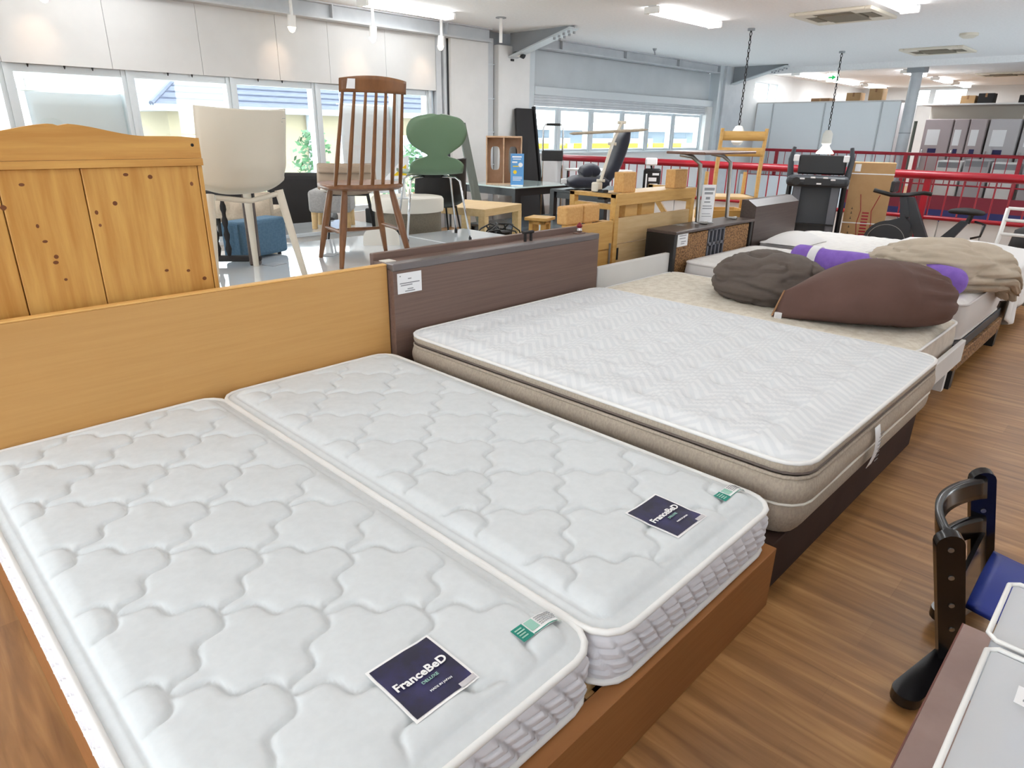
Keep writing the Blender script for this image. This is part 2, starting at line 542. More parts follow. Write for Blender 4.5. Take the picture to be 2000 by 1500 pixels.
def beam(name, x0, x1, z0):
    t = sroot(name, (x0, 7.9, z0), 'grey steel beam under the ceiling above the windows')
    B().box(x0, x1, 7.9, 7.94, z0 + 0.02, ZC - 0.015).obj('web', M_STEEL, t)
    B().box(x0, x1, 7.83, 8.02, z0, z0 + 0.02).obj('lower_flange', M_STEEL, t)
    B().box(x0, x1, 7.83, 8.02, ZC - 0.015, ZC).obj('upper_flange', M_STEEL, t)
    st = B().box(-0.008, 0.008, 7.84, 7.9, z0 + 0.02, ZC - 0.015)
    first = None
    k = x0 + 0.7
    while k < x1:
        if first is None:
            for v in st.bm.verts: v.co.x += k
            first = st.obj('stiffener', M_STEEL, t)
            f0 = k
        else:
            inst(first, t, (k - f0, 0, 0))
        k += 1.8
    return t
beam('trim_1', XW, 7.55, 2.62)
beam('trim_2', 8.45, 14.4, 2.64)
# downstand where the ceiling of the far hall begins
struct('trim_3', B().box(15.6, 15.78, YS, 8.0, 2.69, 2.8), M_CEIL, label='shallow ceiling downstand above the stairwell')

# boarded pier and steel column between the two window bays
pier = sroot('wall_pier', (7.5, 8.0, 0), 'boarded pier and grey column between the two window bays')
B().box(6.62, 6.72, 8.02, 8.1, 0, 2.62).box(6.75, 6.8, 8.0, 8.1, 0, 2.62).obj('reveal_strip', M_STEEL, pier)
B().box(6.82, 7.55, 7.92, 7.98, 0, 2.62, 0.004, 1).obj('white_board', M_PANELW, pier)
B().box(7.75, 8.45, 7.9, 8.05, 0, 2.62, 0.01, 1).obj('column_cladding', M_PANELW, pier)
B().box(7.57, 7.73, 8.0, 8.05, 0, 2.7).obj('column_web', M_STEEL, pier)
cb = B().box(7.56, 7.76, 7.985, 8.0, 0.9, 0.915).obj('column_batten', M_ALU, pier)
for k in (1, 2, 3): inst(cb, pier, (0, 0, 0.48 * k))
B().box(8.455, 8.5, 7.98, 8.06, 0, 2.62).obj('black_gap_strip', M_BLACK, pier)
B().box(8.0, 8.06, 7.88, 7.9, 2.41, 2.44).obj('column_slot', M_BLACK, pier)

col2 = sroot('wall_column', (15, 8, 0), 'grey clad column at the right of the second window')
B().box(14.45, 14.62, 7.86, 8.1, -3.2, 2.8).obj('column_edge', M_ALU, col2)
B().box(14.62, 15.5, 7.8, 8.1, -3.2, 2.8).obj('column_face', M_STEEL, col2)

def haunch(name, x, y0, z0, y1, label):
    t = sroot(name, (x, y0, z0), label)
    B().prism([(y0, z0), (y0, ZC), (y1, ZC), (y1, ZC - 0.03)], 'x', x - 0.01, x + 0.01).obj('web', M_STEELD, t)
    d = Vector((0, y1 - y0, ZC - 0.03 - z0))
    B().quad((x - 0.1, y0, z0), (x + 0.1, y0, z0), (x + 0.1, y1, ZC - 0.03), (x - 0.1, y1, ZC - 0.03)).obj('lower_flange', M_ALU, t, solid=0.02)
    bolts = B()
    for k in range(4):
        f = 0.75 + 0.07 * k
        for s in (-0.06, 0.06):
            bolts.cyl((x + s, y0 + d.y * f, z0 + d.z * f - 0.02), (x + s, y0 + d.y * f, z0 + d.z * f - 0.05), 0.02, n=6)
    bolts.obj('bolt_row', M_STEELD, t)
    return t
haunch('trim_4', 8.05, 7.95, 2.45, 6.7, 'tapered steel haunch bolted to the ceiling beside the pier')
haunch('trim_5', 14.95, 7.8, 2.45, 6.6, 'tapered steel haunch above the far column')

# window 1 ---------------------------------------------------------------
def window(name, x0, x1, z0, z1, mull, y=8.06, fw=0.07, mw=0.12, label=None, pane=True):
    t = sroot(name, (x0, y, z0), label)
    B().box(x0, x1, y, y + 0.1, z1 - fw, z1).obj('head_rail', M_ALU, t)
    B().box(x0, x1, y, y + 0.1, z0, z0 + fw).obj('sill_rail', M_ALU, t)
    xs = [x0] + list(mull) + [x1]
    for k, xm in enumerate(xs):
        w = mw if 0 < k < len(xs) - 1 else mw * 0.8
        B().box(xm - w / 2, xm + w / 2, y - 0.01, y + 0.11, z0, z1).box(xm - w * 0.16, xm + w * 0.16, y - 0.03, y - 0.01, z0, z1).obj('mullion', M_ALU, t)
    if pane:
        for a, b in zip(xs[:-1], xs[1:]):
            B().box(a + mw / 2, b - mw / 2, y + 0.05, y + 0.054, z0 + fw, z1 - fw).obj('pane', M_GLASS, t)
    return t
def clear_glass():
    """thin clear glazing: mostly transparent with a faint reflection"""
    m = bpy.data.materials.new('thin_clear_glazing')
    m.use_nodes = True
    nt = m.node_tree
    nt.nodes.clear()
    out = nt.nodes.new('ShaderNodeOutputMaterial')
    tr = nt.nodes.new('ShaderNodeBsdfTransparent')
    tr.inputs[0].default_value = (0.95, 0.985, 0.98, 1)
    gl = nt.nodes.new('ShaderNodeBsdfGlossy')
    gl.inputs['Roughness'].default_value = 0.02
    mx = nt.nodes.new('ShaderNodeMixShader')
    mx.inputs[0].default_value = 0.06
    nt.links.new(tr.outputs[0], mx.inputs[1])
    nt.links.new(gl.outputs[0], mx.inputs[2])
    nt.links.new(mx.outputs[0], out.inputs[0])
    return m
M_GLASS = clear_glass()
window('window_1', -1.6, 6.5, 0.35, 1.93, [-0.55, 0.48, 1.52, 2.56, 3.64, 4.71, 5.95], label='row of tall windows looking onto the houses')
window('window_2', 8.62, 14.2, 1.07, 1.8, [9.36, 10.28, 11.24, 12.1, 13.07], y=8.08, fw=0.05, mw=0.16, label='strip window above the stairwell')
window('window_3', 16.5, 17.75, 2.22, 2.6, [17.3], y=8.06, fw=0.03, mw=0.06, label='small high window in the far hall')
t = sroot('window_4', (XE, 5.8, 2.3), 'pale high window in the end wall of the far hall')
B().box(XE - 0.02, XE + 0.06, 5.17, 6.56, 2.29, 2.32).box(XE - 0.02, XE + 0.06, 5.17, 6.56, 2.71, 2.74).obj('window_frame', M_ALU, t)
B().box(XE - 0.03, XE + 0.06, 5.95, 6.1, 2.29, 2.74).obj('mullion', M_ALU, t)
for a, b in ((5.17, 5.95), (6.1, 6.56)):
    B().box(XE + 0.03, XE + 0.034, a, b, 2.32, 2.71).obj('pane', M_GLASS, t)
# hooks under the band board
hk = B().cyl((2.0, 8.02, 1.93), (2.0, 8.02, 1.9), 0.012, 0.004, 6).obj('curtain_hook', M_BLACK, wl)
for k in (0.24, 0.95, 1.2, 1.95, 2.25, -0.3): inst(hk, wl, (k, 0, 0))
# second bay: grey infill, fascia, rolled shutter slats
bay = sroot('trim_6', (11.5, 8, 2), 'grey infill and shutter box over the strip window')
B().box(8.64, 14.4, 8.05, 8.11, 2.1, 2.64).obj('infill_panel', M_GREYP, bay)
B().box(8.64, 8.66, 8.0, 8.06, 1.05, 2.64).box(8.5, 8.64, 7.98, 8.1, 1.05, 2.64).obj('jamb', M_ALU, bay)
B().box(8.64, 14.45, 7.96, 8.1, 1.97, 2.1, 0.006, 1).obj('fascia', M_ALU, bay)
sl = B().box(8.66, 14.3, 7.99, 8.04, 1.8, 1.845, 0.008, 1).obj('shutter_slat', M_STEEL, bay)
for k in (1, 2, 3): inst(sl, bay, (0, 0.004 * k, 0.045 * k))
B().box(8.62, 14.45, 7.93, 8.08, 1.05, 1.075).obj('window_sill', M_ALU, bay)
B().box(14.2, 14.45, 7.95, 8.1, 1.07, 1.97).obj('white_reveal', M_PANELW, bay)

# ---------------------------------------------------------------- outdoors
struct('ground', B().box(-60, 80, -60, 80, -3.6, -3.5), M_CEIL, label='street surface outside the windows')  # street made near white to bounce daylight up onto the ceiling
def hip_house(label, x0, x1, y0, y1, zb, ze, zr, name='house', ov=0.6):
    t = thing(name, label, 'house', ((x0 + x1) / 2, (y0 + y1) / 2, zb), w=True)
    B().box(x0, x1, y0, y1, zb, ze).obj('wall', M_CREAMW, t)
    B().box(x0 - ov, x1 + ov, y0 - ov, y1 + ov, ze - 0.18, ze).obj('eaves', M_STEELD, t)
    xa, xb, ya, yb = x0 - ov, x1 + ov, y0 - ov, y1 + ov
    h = (yb - ya) / 2
    ym = (ya + yb) / 2
    ra, rb = min(xa + h, (xa + xb) / 2), max(xb - h, (xa + xb) / 2)
    b = B()
    v = [b.bm.verts.new(p) for p in ((xa, ya, ze), (xb, ya, ze), (xb, yb, ze), (xa, yb, ze), (ra, ym, zr), (rb, ym, zr))]
    for f in ((0, 1, 5, 4), (1, 2, 5), (2, 3, 4, 5), (3, 0, 4), (3, 2, 1, 0)):
        b.bm.faces.new([v[i] for i in f])
    b.obj('roof', M_TILE, t)
    c = B()
    for (p, q) in (((xa, ya, ze), (ra, ym, zr)), ((xb, ya, ze), (rb, ym, zr)), ((ra, ym, zr), (rb, ym, zr))):
        c.tube([p, q], 0.07, 6)
    c.obj('ridge_cap', M_TILE, t)
    # tile courses as low ledges on the slope that faces the shop
    n = 14
    for k in range(1, n):
        f = k / n
        z = ze + (zr - ze) * f
        y = ya + (ym - ya) * f
        a, e = xa + (ra - xa) * f, xb + (rb - xb) * f
        B().box(a, e, y - 0.05, y + 0.06, z - 0.02, z + 0.014).obj('tile_course', M_TILE, t)
    return t
h1 = hip_house('cream house with grey hipped tile roof outside the middle windows', 7.9, 20.5, 22.0, 29.0, -3.5, 2.0, 4.6)
for (a, b_, z0, z1) in ((13.6, 14.3, -0.6, 1.3), (16.4, 17.6, -0.2, 1.2), (10.3, 11.0, -0.4, 1.2)):
    f = B().box(a, b_, 21.94, 22.0, z0, z1).obj('window_frame', M_ALU, h1)
    B().box(a + 0.06, b_ - 0.06, 21.92, 21.95, z0 + 0.06, z1 - 0.06).obj('pane', M_BLUEC, f)
dp = B().cyl((12.4, 21.9, -3), (12.4, 21.9, 1.9), 0.06, n=8).obj('downpipe', M_STEELD, h1)
inst(dp, h1, (5.2, 0, 0))
h2 = thing('house', 'white rendered building with pale door panels behind the leftmost windows', 'house', (5.5, 20, -3.5), w=True)
B().box(0.5, 5.8, 18, 24, -3.5, 2.1).obj('wall', M_PANELW, h2)
B().box(0.3, 6.0, 17.6, 24.2, 2.1, 2.25).obj('roof', M_STEELD, h2)
for a in (4.0, 4.6, 5.2):
    B().box(a, a + 0.55, 17.95, 18.0, -0.5, 1.75).obj('shutter_panel', M_STEEL, h2)
h3 = thing('building', 'pale multi storey building seen through the strip window', 'building', (30, 24, -3.5), w=True)
B().box(21.5, 42, 22, 30, -3.5, 1.5).obj('wall', M_CONC, h3)
B().box(21.2, 42.3, 21.6, 30.2, 1.5, 1.62).obj('roof_edge', M_STEEL, h3)
B().box(21.2, 42.3, 21.4, 21.6, 1.85, 1.95).obj('upper_ledge', M_STEEL, h3)
wb = B().box(24, 26.4, 21.93, 22.0, 0.75, 1.15).obj('window_band', M_BLUEC, h3)
for k in (1, 2, 3): inst(wb, h3, (3.6 * k, 0, 0))
h4 = thing('parapet', 'yellow and white railing panel outside the strip window', 'railing', (18, 12, -3.5), w=True)
B().box(10.5, 24, 12.0, 12.15, -3.5, 1.12).obj('parapet_wall', M_PANELW, h4)
yb = B().box(10.8, 12.4, 11.96, 12.0, 1.0, 1.13).obj('yellow_board', M_YELLOW, h4)
for k in (1, 2, 3, 4): inst(yb, h4, (1.9 * k, 0, 0))
def bush(x, y, z0, r, h, n, label, name='garden_shrub'):
    t = thing(name, label, 'shrub', (x, y, z0))
    q = random.Random(int(x * 100))
    B().tube([(0, 0, 0), (0.03, 0, h * 0.5), (0, 0, h * 0.8)], [0.05, 0.035, 0.02], 6).obj('stem', M_CARDD, t)
    b = B()
    for k in range(n):
        a, f = q.uniform(0, 2 * PI), q.random()
        zz = h * (0.2 + 0.8 * q.random())
        rr = r * math.sqrt(f) * math.sin(PI * min(1, max(0.12, (zz / h - 0.15) / 0.9))) ** 0.6
        c = Vector((rr * math.cos(a), rr * math.sin(a), zz))
        d = Vector((q.uniform(-1, 1), q.uniform(-1, 1), q.uniform(-0.4, 1))).normalized()
        s = d.orthogonal().normalized()
        L, W = q.uniform(0.10, 0.17), q.uniform(0.035, 0.06)
        b.quad(c - d * L / 2, c + s * W, c + d * L / 2, c - s * W)
    o = b.obj('foliage', M_GREENL, t)
    o['kind'] = 'stuff'
    return t
bush(6.95, 12.2, -3.5, 0.55, 4.9, 900, 'tall green shrub outside, just left of the window mullion behind the spindle chair')
bush(5.6, 11.4, -3.5, 0.4, 4.4, 500, 'low green shrub outside, beside the dark armchair')
bush(9.2, 12.0, -3.5, 0.75, 4.6, 900, 'green shrub outside, behind the sage green chair')
# fabric banners hung behind the glass
def banner(label, x0, x1, z0, z1, y, m):
    t = thing('hanging_banner', label, 'banner', ((x0 + x1) / 2, y, z0), w=True)
    b = B()
    b.grid(16, 10, lambda u, v: (x0 + (x1 - x0) * u + 0.02 * (1 - v), y + 0.03 * math.sin(PI * u) * math.sin(v * 5) * 1.0, z0 + (z1 - z0) * v - 0.03 * math.sin(PI * u) * v * 0.3))
    b.obj('cloth', m, t, smooth=180, solid=0.004)
    B().tube([(x0 - 0.03, y, z1 + 0.005), (x1 + 0.03, y, z1 + 0.005)], 0.009, 8).obj('rod', M_WHITE, t)
    f = B()
    for x in (x0 + 0.02, x1 - 0.02):
        f.tube([(x, y, z1), (x, y, 1.935)], 0.005, 6)
    f.obj('cord', M_WHITE, t)
M_BANNER = mat('grey_banner_cloth', (222, 220, 224), 0.9)
M_BANNERP = mat('pinkish_banner_cloth', (232, 224, 228), 0.9)
banner('grey fabric banner hanging in the leftmost window above the pine headboard', 1.66, 2.56, 0.5, 1.70, 8.185, M_BANNER)
banner('pale pinkish banner hanging in the window behind the spindle chair', 5.1, 5.98, 0.55, 1.70, 8.185, M_BANNERP)

# ---------------------------------------------------------------- ceiling fittings
def fixture(x, y, label, watt, L=1.3, group=None):
    t = thing('fluorescent_light', label, 'ceiling light', (x, y, ZC), group=group)
    B().prism([(-0.06, 0.0), (0.06, 0.0), (0.035, -0.05), (-0.035, -0.05)], 'x', -L / 2, L / 2).obj('housing', M_WHITE, t)
    for s in (-1, 1):
        B().cyl((-L / 2 + 0.03, s * 0.065, -0.06), (L / 2 - 0.03, s * 0.065, -0.06), 0.018, n=10).obj('tube', M_TUBE, t, smooth=60)
    for s in (-1, 1):
        B().box(s * L / 2 - 0.02, s * L / 2 + 0.02, -0.1, 0.1, -0.085, -0.01, 0.006, 1).obj('end_cap', M_WHITE, t)
    area('tube_light', t, (0, 0, -0.1), L, 0.2, watt, (0.93, 0.97, 1.0))
    return t
W0 = 9
fixture(5.58, 7.25, 'lit twin tube ceiling light above the window wall, left of the pier', 3)
fixture(8.16, 5.0, 'lit twin tube ceiling light in the middle of the ceiling, left of the vent', 45, 1.5)
fixture(8.57, 2.75, 'lit twin tube ceiling light cut by the top edge, above the square vent', 34)
for k, x in enumerate((17.6, 20.0, 22.3)):
    fixture(x, 7.2, ['lit tube light beyond the haunch, nearest in the left far row', 'lit tube light right of the arrow sign, second in the left far row', 'farthest lit tube light in the left far row'][k], 15, 1.6)
for k, x in enumerate((18.1, 20.5, 22.5)):
    fixture(x, 5.05, ['lit tube light right behind the thin steel post, nearest in the right far row', 'second lit tube light in the far row right of the post', 'farthest lit tube light in the far row above the end window'][k], 24)
for (x, y) in ((2.2, 7.25), (-1.0, 7.25), (4.6, 5.0), (1.2, 5.0), (5.6, 2.75), (2.2, 2.75), (-1.2, 2.75), (9.3, 0.55), (5.6, 0.55), (2.2, 0.55), (-1.2, 0.55), (2.2, -1.7), (5.6, -1.7), (9.3, -1.7), (13.5, 0.55)):  # unseen lights continuing the rows, added to match the room's brightness
    fixture(x, y, 'unseen twin tube ceiling light added above the nearer aisles', (1.2 if y < 3 else (2 if y > 7 else W0)), group='added ceiling lights above the nearer aisles')

def ac_cassette(x, y, label):
    t = thing('ceiling_air_conditioner', label, 'air conditioner', (x, y, ZC))
    b = B()
    o, i = 0.475, 0.40
    b.box(-o, o, -o, -i, -0.035, 0, 0.008, 1).box(-o, o, i, o, -0.035, 0, 0.008, 1).box(-o, -i, -i, i, -0.035, 0, 0.008, 1).box(i, o, -i, i, -0.035, 0, 0.008, 1)
    b.obj('panel_frame', M_CREAMP, t)
    g = 0.23
    B().box(-g, g, -g, g, -0.04, -0.01, 0.01, 1).obj('intake_grille', M_TAUPE, t)
    for (a, c, d, e) in ((-g, g, -i + 0.02, -g - 0.04), (-g, g, g + 0.04, i - 0.02), (-i + 0.02, -g - 0.04, -g, g), (g + 0.04, i - 0.02, -g, g)):
        B().box(a, c, d, e, -0.03, -0.005).obj('louvre', M_TAUPE, t)
    B().box(-i, i, -i, -g, -0.012, -0.002).box(-i, i, g, i, -0.012, -0.002).box(-i, -g, -g, g, -0.012, -0.002).box(g, i, -g, g, -0.012, -0.002).obj('inner_panel', M_WHITE, t)
    q = 0.05
    for (sx, sy) in ((1, 1), (1, -1), (-1, 1), (-1, -1)):
        B().box(sx * (g + i) / 2 - 0.09, sx * (g + i) / 2 + 0.09, sy * (g + i) / 2 - 0.09, sy * (g + i) / 2 + 0.09, -0.034, -0.002).obj('corner_panel', M_CREAMP, t)
    return t
ac_cassette(9.4, 3.55, 'square ceiling air conditioner nearest the camera, right of the lit tube')
ac_cassette(13.95, 3.6, 'second square ceiling air conditioner above the thin steel post')
ac_cassette(19.8, 3.65, 'small distant ceiling air conditioner at the right edge')
t = thing('smoke_detector', 'round cream detector on the ceiling right of the vents', 'detector', (12.1, 2.77, ZC))
B().lathe([(0.12, 0), (0.12, -0.03), (0.07, -0.06), (0.03, -0.06)], n=16).obj('body', M_CREAMP, t, smooth=40)
t = thing('ceiling_hook', 'small grey hook on the ceiling above the strip window', 'hook', (11.0, 7.3, ZC))
B().cyl((0, 0, 0), (0, 0, -0.04), 0.04, 0.02, 8).cyl((0, 0, -0.04), (0.03, 0, -0.1), 0.012, n=6).obj('body', M_STEELD, t)
t = thing('hanging_rod', 'short white rod hanging from the ceiling beside the haunch', 'rod', (6.9, 7.0, ZC))
B().cyl((0, 0, 0), (0, 0, -0.012), 0.07, n=16).obj('rose', M_STEELD, t)
B().cyl((0, 0, -0.01), (0, 0, -0.3), 0.022, n=10).obj('rod', M_WHITE, t, smooth=40)
t = thing('security_camera', 'small white dome camera with black lens on the column below the haunch', 'camera', (8.1, 7.87, 2.5))
B().box(-0.06, 0.06, -0.12, 0.02, -0.03, 0.06, 0.02, 2).obj('body', M_WHITE, t)
B().cyl((0.0, -0.1, 0), (0.01, -0.15, -0.02), 0.045, n=14).obj('lens', M_BLACK, t, smooth=40)

def spot(x, y, label, tx):
    t = thing('spotlight', label, 'spotlight', (x, y, 2.66), group='white spotlights on the beam')
    B().cyl((0, 0, 0.14), (0, 0, -0.1), 0.018, n=8).obj('stem', M_WHITE, t)
    B().cyl((0, 0, -0.08), (0, 0.02, -0.2), 0.045, n=14).obj('can', M_WHITE, t, smooth=40)
    B().lathe([(0.045, 0), (0.03, -0.04), (0.012, -0.055)], (0, 0.02, -0.2), 14).obj('bulb', M_SPOTE, t, smooth=40)
    l = bpy.data.lights.new('spot_beam', 'SPOT')
    l.energy, l.spot_size, l.spot_blend, l.color = 3.5, R(62), 0.9, (1.0, 0.68, 0.45)
    l.shadow_soft_size = 0.04
    o = bpy.data.objects.new('spot_beam', l)
    COL.objects.link(o)
    o.parent = t
    o.location = (0, 0.02, -0.27)
    o.rotation_euler = Vector((tx, 0.55, -0.34)).to_track_quat('-Z', 'Y').to_euler()
spot(4.22, 7.6, 'white spotlight on the beam, leftmost of three', -0.05)
spot(5.3, 7.6, 'white spotlight on the beam, middle of three', -0.05)
spot(6.38, 7.6, 'white spotlight on the beam, nearest the white pier', -0.05)
spot(1.85, 7.6, 'white spotlight on the beam beyond the picture edge', -0.05)

def chain_lamp(x, y, zb, label, shade):
    t = thing('pendant_lamp', label, 'pendant lamp', (x, y, zb))
    H_ = ZC - zb
    B().cyl((0, 0, H_), (0, 0, H_ - 0.03), 0.05, n=12).obj('ceiling_hook', M_STEELD, t)
    c = B()
    k = 0
    z = H_ - 0.02
    while z > 0.42:
        pts = []
        for q in range(6):
            a = 2 * PI * q / 6
            dx, dz = 0.016 * math.cos(a), 0.034 * math.sin(a)
            pts.append((dx, 0, z + dz) if k % 2 == 0 else (0, dx, z + dz))
        c.tube(pts, 0.006, 4, closed=True)
        z -= 0.052
        k += 1
    c.obj('chain', M_BLACKM, t)
    B().lathe([(0.05, 0.16), (0.085, 0.2), (0.085, 0.36), (0.05, 0.42), (0.02, 0.43)], n=14).obj('socket_cover', M_CREAMF, t, smooth=40)
    if shade:
        B().lathe([(0.15, 0.02), (0.145, 0.045), (0.09, 0.10), (0.05, 0.17)], n=20).obj('shade', M_BULB, t, smooth=50)
chain_lamp(13.26, 4.92, 1.08, 'lit white pendant lamp on a long chain above the exercise machine', True)
chain_lamp(9.78, 4.92, 1.1, 'chain hung pendant fitting behind the pine chair', False)
t = thing('exit_sign', 'white hanging sign with a green arrow', 'sign', (17.0, 6.42, 2.57), w=True)
B().box(16.97, 17.03, 6.29, 6.55, 2.57, 2.75, 0.008, 1).obj('sign_panel', M_EXITW, t)
B().prism([(6.5, 2.645), (6.42, 2.645), (6.42, 2.61), (6.33, 2.66), (6.42, 2.71), (6.42, 2.675), (6.5, 2.675)], 'x', 16.96, 16.97).obj('arrow', M_EXITG, t)
B().cyl((17, 6.35, 2.75), (17, 6.35, 2.8), 0.01, n=6).cyl((17, 6.5, 2.75), (17, 6.5, 2.8), 0.01, n=6).obj('hanger', M_WHITE, t)

# ---------------------------------------------------------------- stairwell railings
def railing(name, label, x, y0, y1, ztop, zlow, r, pitch, posts, bar_r=0.009):
    t = thing(name, label, 'railing', (x, (y0 + y1) / 2, 0), w=True)
    B().tube([(x, y0, ztop), (x, y1, ztop)], r, 12).obj('top_rail', M_RED, t, smooth=60)
    B().tube([(x, y0, zlow), (x, y1, zlow)], r * 0.5, 8).obj('bottom_rail', M_RED, t, smooth=60)
    first = None
    y = y0 + pitch / 2
    while y < y1:
        if first is None:
            first = B().cyl((x, y, zlow), (x, y, ztop), bar_r, n=6).obj('bar', M_RED, t)
            f0 = y
        else:
            inst(first, t, (0, y - f0, 0))
        y += pitch
    for p in posts:
        B().box(x - 0.025, x + 0.025, p - 0.035, p + 0.035, 0, ztop).obj('post', M_RED, t)
    return t
railing('stair_railing', 'thick red tube railing with thin bars on the near side of the stairwell', 9.3, 0.2, 7.95, 0.99, 0.51, 0.05, 0.155, (0.9, 2.2, 3.4, 5.0, 6.6))
railing('stair_railing', 'dark red railing on the far side of the stairwell before the refrigerators', 16.4, -0.5, 7.95, 1.08, 0.5, 0.032, 0.2, (2.4, 4.2, 4.4, 5.9, 7.2), 0.008)
kb = thing('stair_kerb', 'white panelled kerb under the near red railing', 'kerb', (9.36, 4, 0), w=True)
B().box(9.34, 9.4, 0.2, 7.95, 0.0, 0.46).obj('kerb_core', M_STEEL, kb)
fp = B().box(9.325, 9.34, 0.21, 0.645, 0.01, 0.48).obj('kerb_panel', M_PANELW, kb)
for k in range(1, 17): inst(fp, kb, (0, 0.45 * k, 0))
kb = thing('stair_kerb', 'dark red and navy kerb band under the far railing', 'kerb', (16.3, 4, 0), w=True)
B().box(16.2, 16.29, -0.5, 5.4, 0.02, 0.3).obj('red_band', M_REDD, kb)
B().box(16.2, 16.29, -0.5, 5.4, -0.3, 0.02).obj('navy_band', M_NAVY, kb)
kb = thing('stair_kerb', 'pale kerb behind the left end of the far railing', 'kerb', (16.3, 6.7, 0), w=True)
B().box(16.28, 16.34, 5.42, 8.0, -0.25, 0.5).obj('kerb_panel', M_PARTN, kb)
t = thing('steel_post', 'thin grey steel post rising past the far railing to the ceiling', 'post', (16.62, 4.58, 0))
B().cyl((0, 0, 0), (0, 0, 2.8), 0.11, n=16).obj('shaft', M_STEEL, t, smooth=40)
B().cyl((0, 0, 1.48), (0, 0, 1.5), 0.115, n=16).obj('joint_band', M_STEELD, t, smooth=40)
B().box(-0.16, 0.16, -0.16, 0.16, 2.66, 2.8).obj('cap', M_STEELD, t)
B().box(-0.18, 0.18, -0.18, 0.18, 0, 0.02).obj('base_plate', M_STEELD, t)

# ---------------------------------------------------------------- far hall
pt = thing('partition', 'tall pale blue grey partition screen behind the far railing', 'partition', (16.75, 6.4, 0), w=True)
for (a, b_) in ((4.8, 5.15), (5.18, 6.36), (6.39, 7.58), (7.61, 8.0)):
    B().box(16.72, 16.78, a, b_, 0.02, 2.12, 0.005, 1).obj('panel', M_PARTN, pt)
for y in (5.165, 6.375, 7.595):
    B().box(16.705, 16.79, y - 0.014, y + 0.014, 0, 2.12).obj('frame_post', M_STEEL, pt)
pt = thing('partition', 'pale cabinet wall left of the refrigerators', 'partition', (18.4, 5.3, 0), w=True)
B().box(18.3, 18.9, 5.15, 5.56, 0, 2.15, 0.005, 1).obj('panel', M_FRIDGEL, pt)
B().box(18.28, 18.3, 4.9, 5.13, 0, 2.1).obj('side_panel', M_PANELW, pt)
pt = thing('partition', 'cream partition board behind the refrigerators', 'partition', (19.3, 3, 0), w=True)
for (a, b_) in ((-1.0, 0.98), (1.0, 2.98), (3.0, 4.85)):
    B().box(19.3, 19.36, a, b_, 0, 2.1, 0.005, 1).obj('panel', M_CREAMF, pt)
def fridge(y, w_, h_, m, label):
    t = thing('refrigerator', label, 'refrigerator', (18.0, y, 0), group='refrigerators in a row')
    B().box(0.03, 0.65, -w_ / 2, w_ / 2, 0.04, h_, 0.01, 1).obj('body', m, t)
    d1 = B().box(-0.02, 0.03, -w_ / 2 + 0.005, w_ / 2 - 0.005, 0.62, h_ - 0.005, 0.012, 1).obj('door', m, t)
    d2 = B().box(-0.02, 0.03, -w_ / 2 + 0.005, w_ / 2 - 0.005, 0.06, 0.61, 0.012, 1).obj('drawer', m, t)
    B().box(-0.045, -0.02, w_ / 2 - 0.07, w_ / 2 - 0.045, 0.75, 1.15, 0.005, 1).obj('handle', M_CHROME, d1)
    B().box(-0.023, -0.02, -w_ * 0.1, w_ * 0.35, h_ - 0.55, h_ - 0.22).obj('sticker', M_PAPER, d1)
    B().box(-0.023, -0.02, -w_ * 0.1, w_ * 0.2, h_ - 0.72, h_ - 0.62).obj('sticker', M_NAVY, d1)
    B().box(0.03, 0.6, -w_ / 2 + 0.03, w_ / 2 - 0.03, 0.0, 0.045).obj('plinth', M_BLACK, t)
fl = ['leftmost brownish grey refrigerator of the row', 'narrow refrigerator second from the left in the row', 'grey refrigerator third from the left in the row', 'silver grey refrigerator fourth in the row', 'refrigerator at the right edge of the row']
for (y, w_, m, l) in ((4.3, 0.56, M_FRIDGE, fl[0]), (3.86, 0.28, M_FRIDGE, fl[1]), (3.54, 0.32, M_FRIDGE, fl[2]), (3.06, 0.56, M_FRIDGEL, fl[3]), (2.46, 0.56, M_FRIDGEL, fl[4])):
    fridge(y, w_, 1.8, m, l)
def appliance(y, z0, w_, h_, label, m=M_WHITE):
    t = thing('washing_machine', label, 'appliance', (17.2, y, z0), group='small appliances before the refrigerators')
    B().box(0, 0.5, -w_ / 2, w_ / 2, 0.02, h_, 0.02, 2).obj('body', m, t)
    B().box(-0.01, 0.0, -w_ / 2 + 0.03, w_ / 2 - 0.03, h_ - 0.14, h_ - 0.03).obj('control_panel', M_INK, t)
    B().box(0.03, 0.47, -w_ / 2 + 0.02, w_ / 2 - 0.02, 0.0, 0.02).obj('base', M_BLACK, t)
for k, y in enumerate((3.75, 3.25, 2.75, 2.2)):
    appliance(y, 0.0, 0.46, 0.95 + 0.04 * (k % 2), 'white washing machine standing before the refrigerators, %s from the left' % ['first', 'second', 'third', 'fourth'][k], M_WHITE if k % 2 == 0 else M_FRIDGEL)
def carton(x, y, z, sx, sy, sz, label, m=M_CARD, name='cardboard_box', cat='box'):
    t = thing(name, label, cat, (x, y, z))
    B().box(-sx / 2, sx / 2, -sy / 2, sy / 2, 0, sz, 0.004, 1).obj('body', m, t)
    B().box(-sx / 2 - 0.001, sx / 2 + 0.001, -0.02, 0.02, sz - 0.08, sz + 0.002).obj('tape', M_CARDD if m is not M_CARDD else M_CARD, t)
    return t
struct('trim_7', B().box(16.72, 17.3, 4.8, 8.0, 2.12, 2.15).box(18.4, 19.36, 1.0, 4.87, 2.1, 2.13), M_PANELW, label='top board of the far partitions')
carton(17.0, 5.84, 2.15, 0.3, 0.3, 0.17, 'brown carton on the partition top, left of the taller one')
carton(17.0, 5.38, 2.15, 0.3, 0.28, 0.25, 'taller brown carton on the partition top near the post')
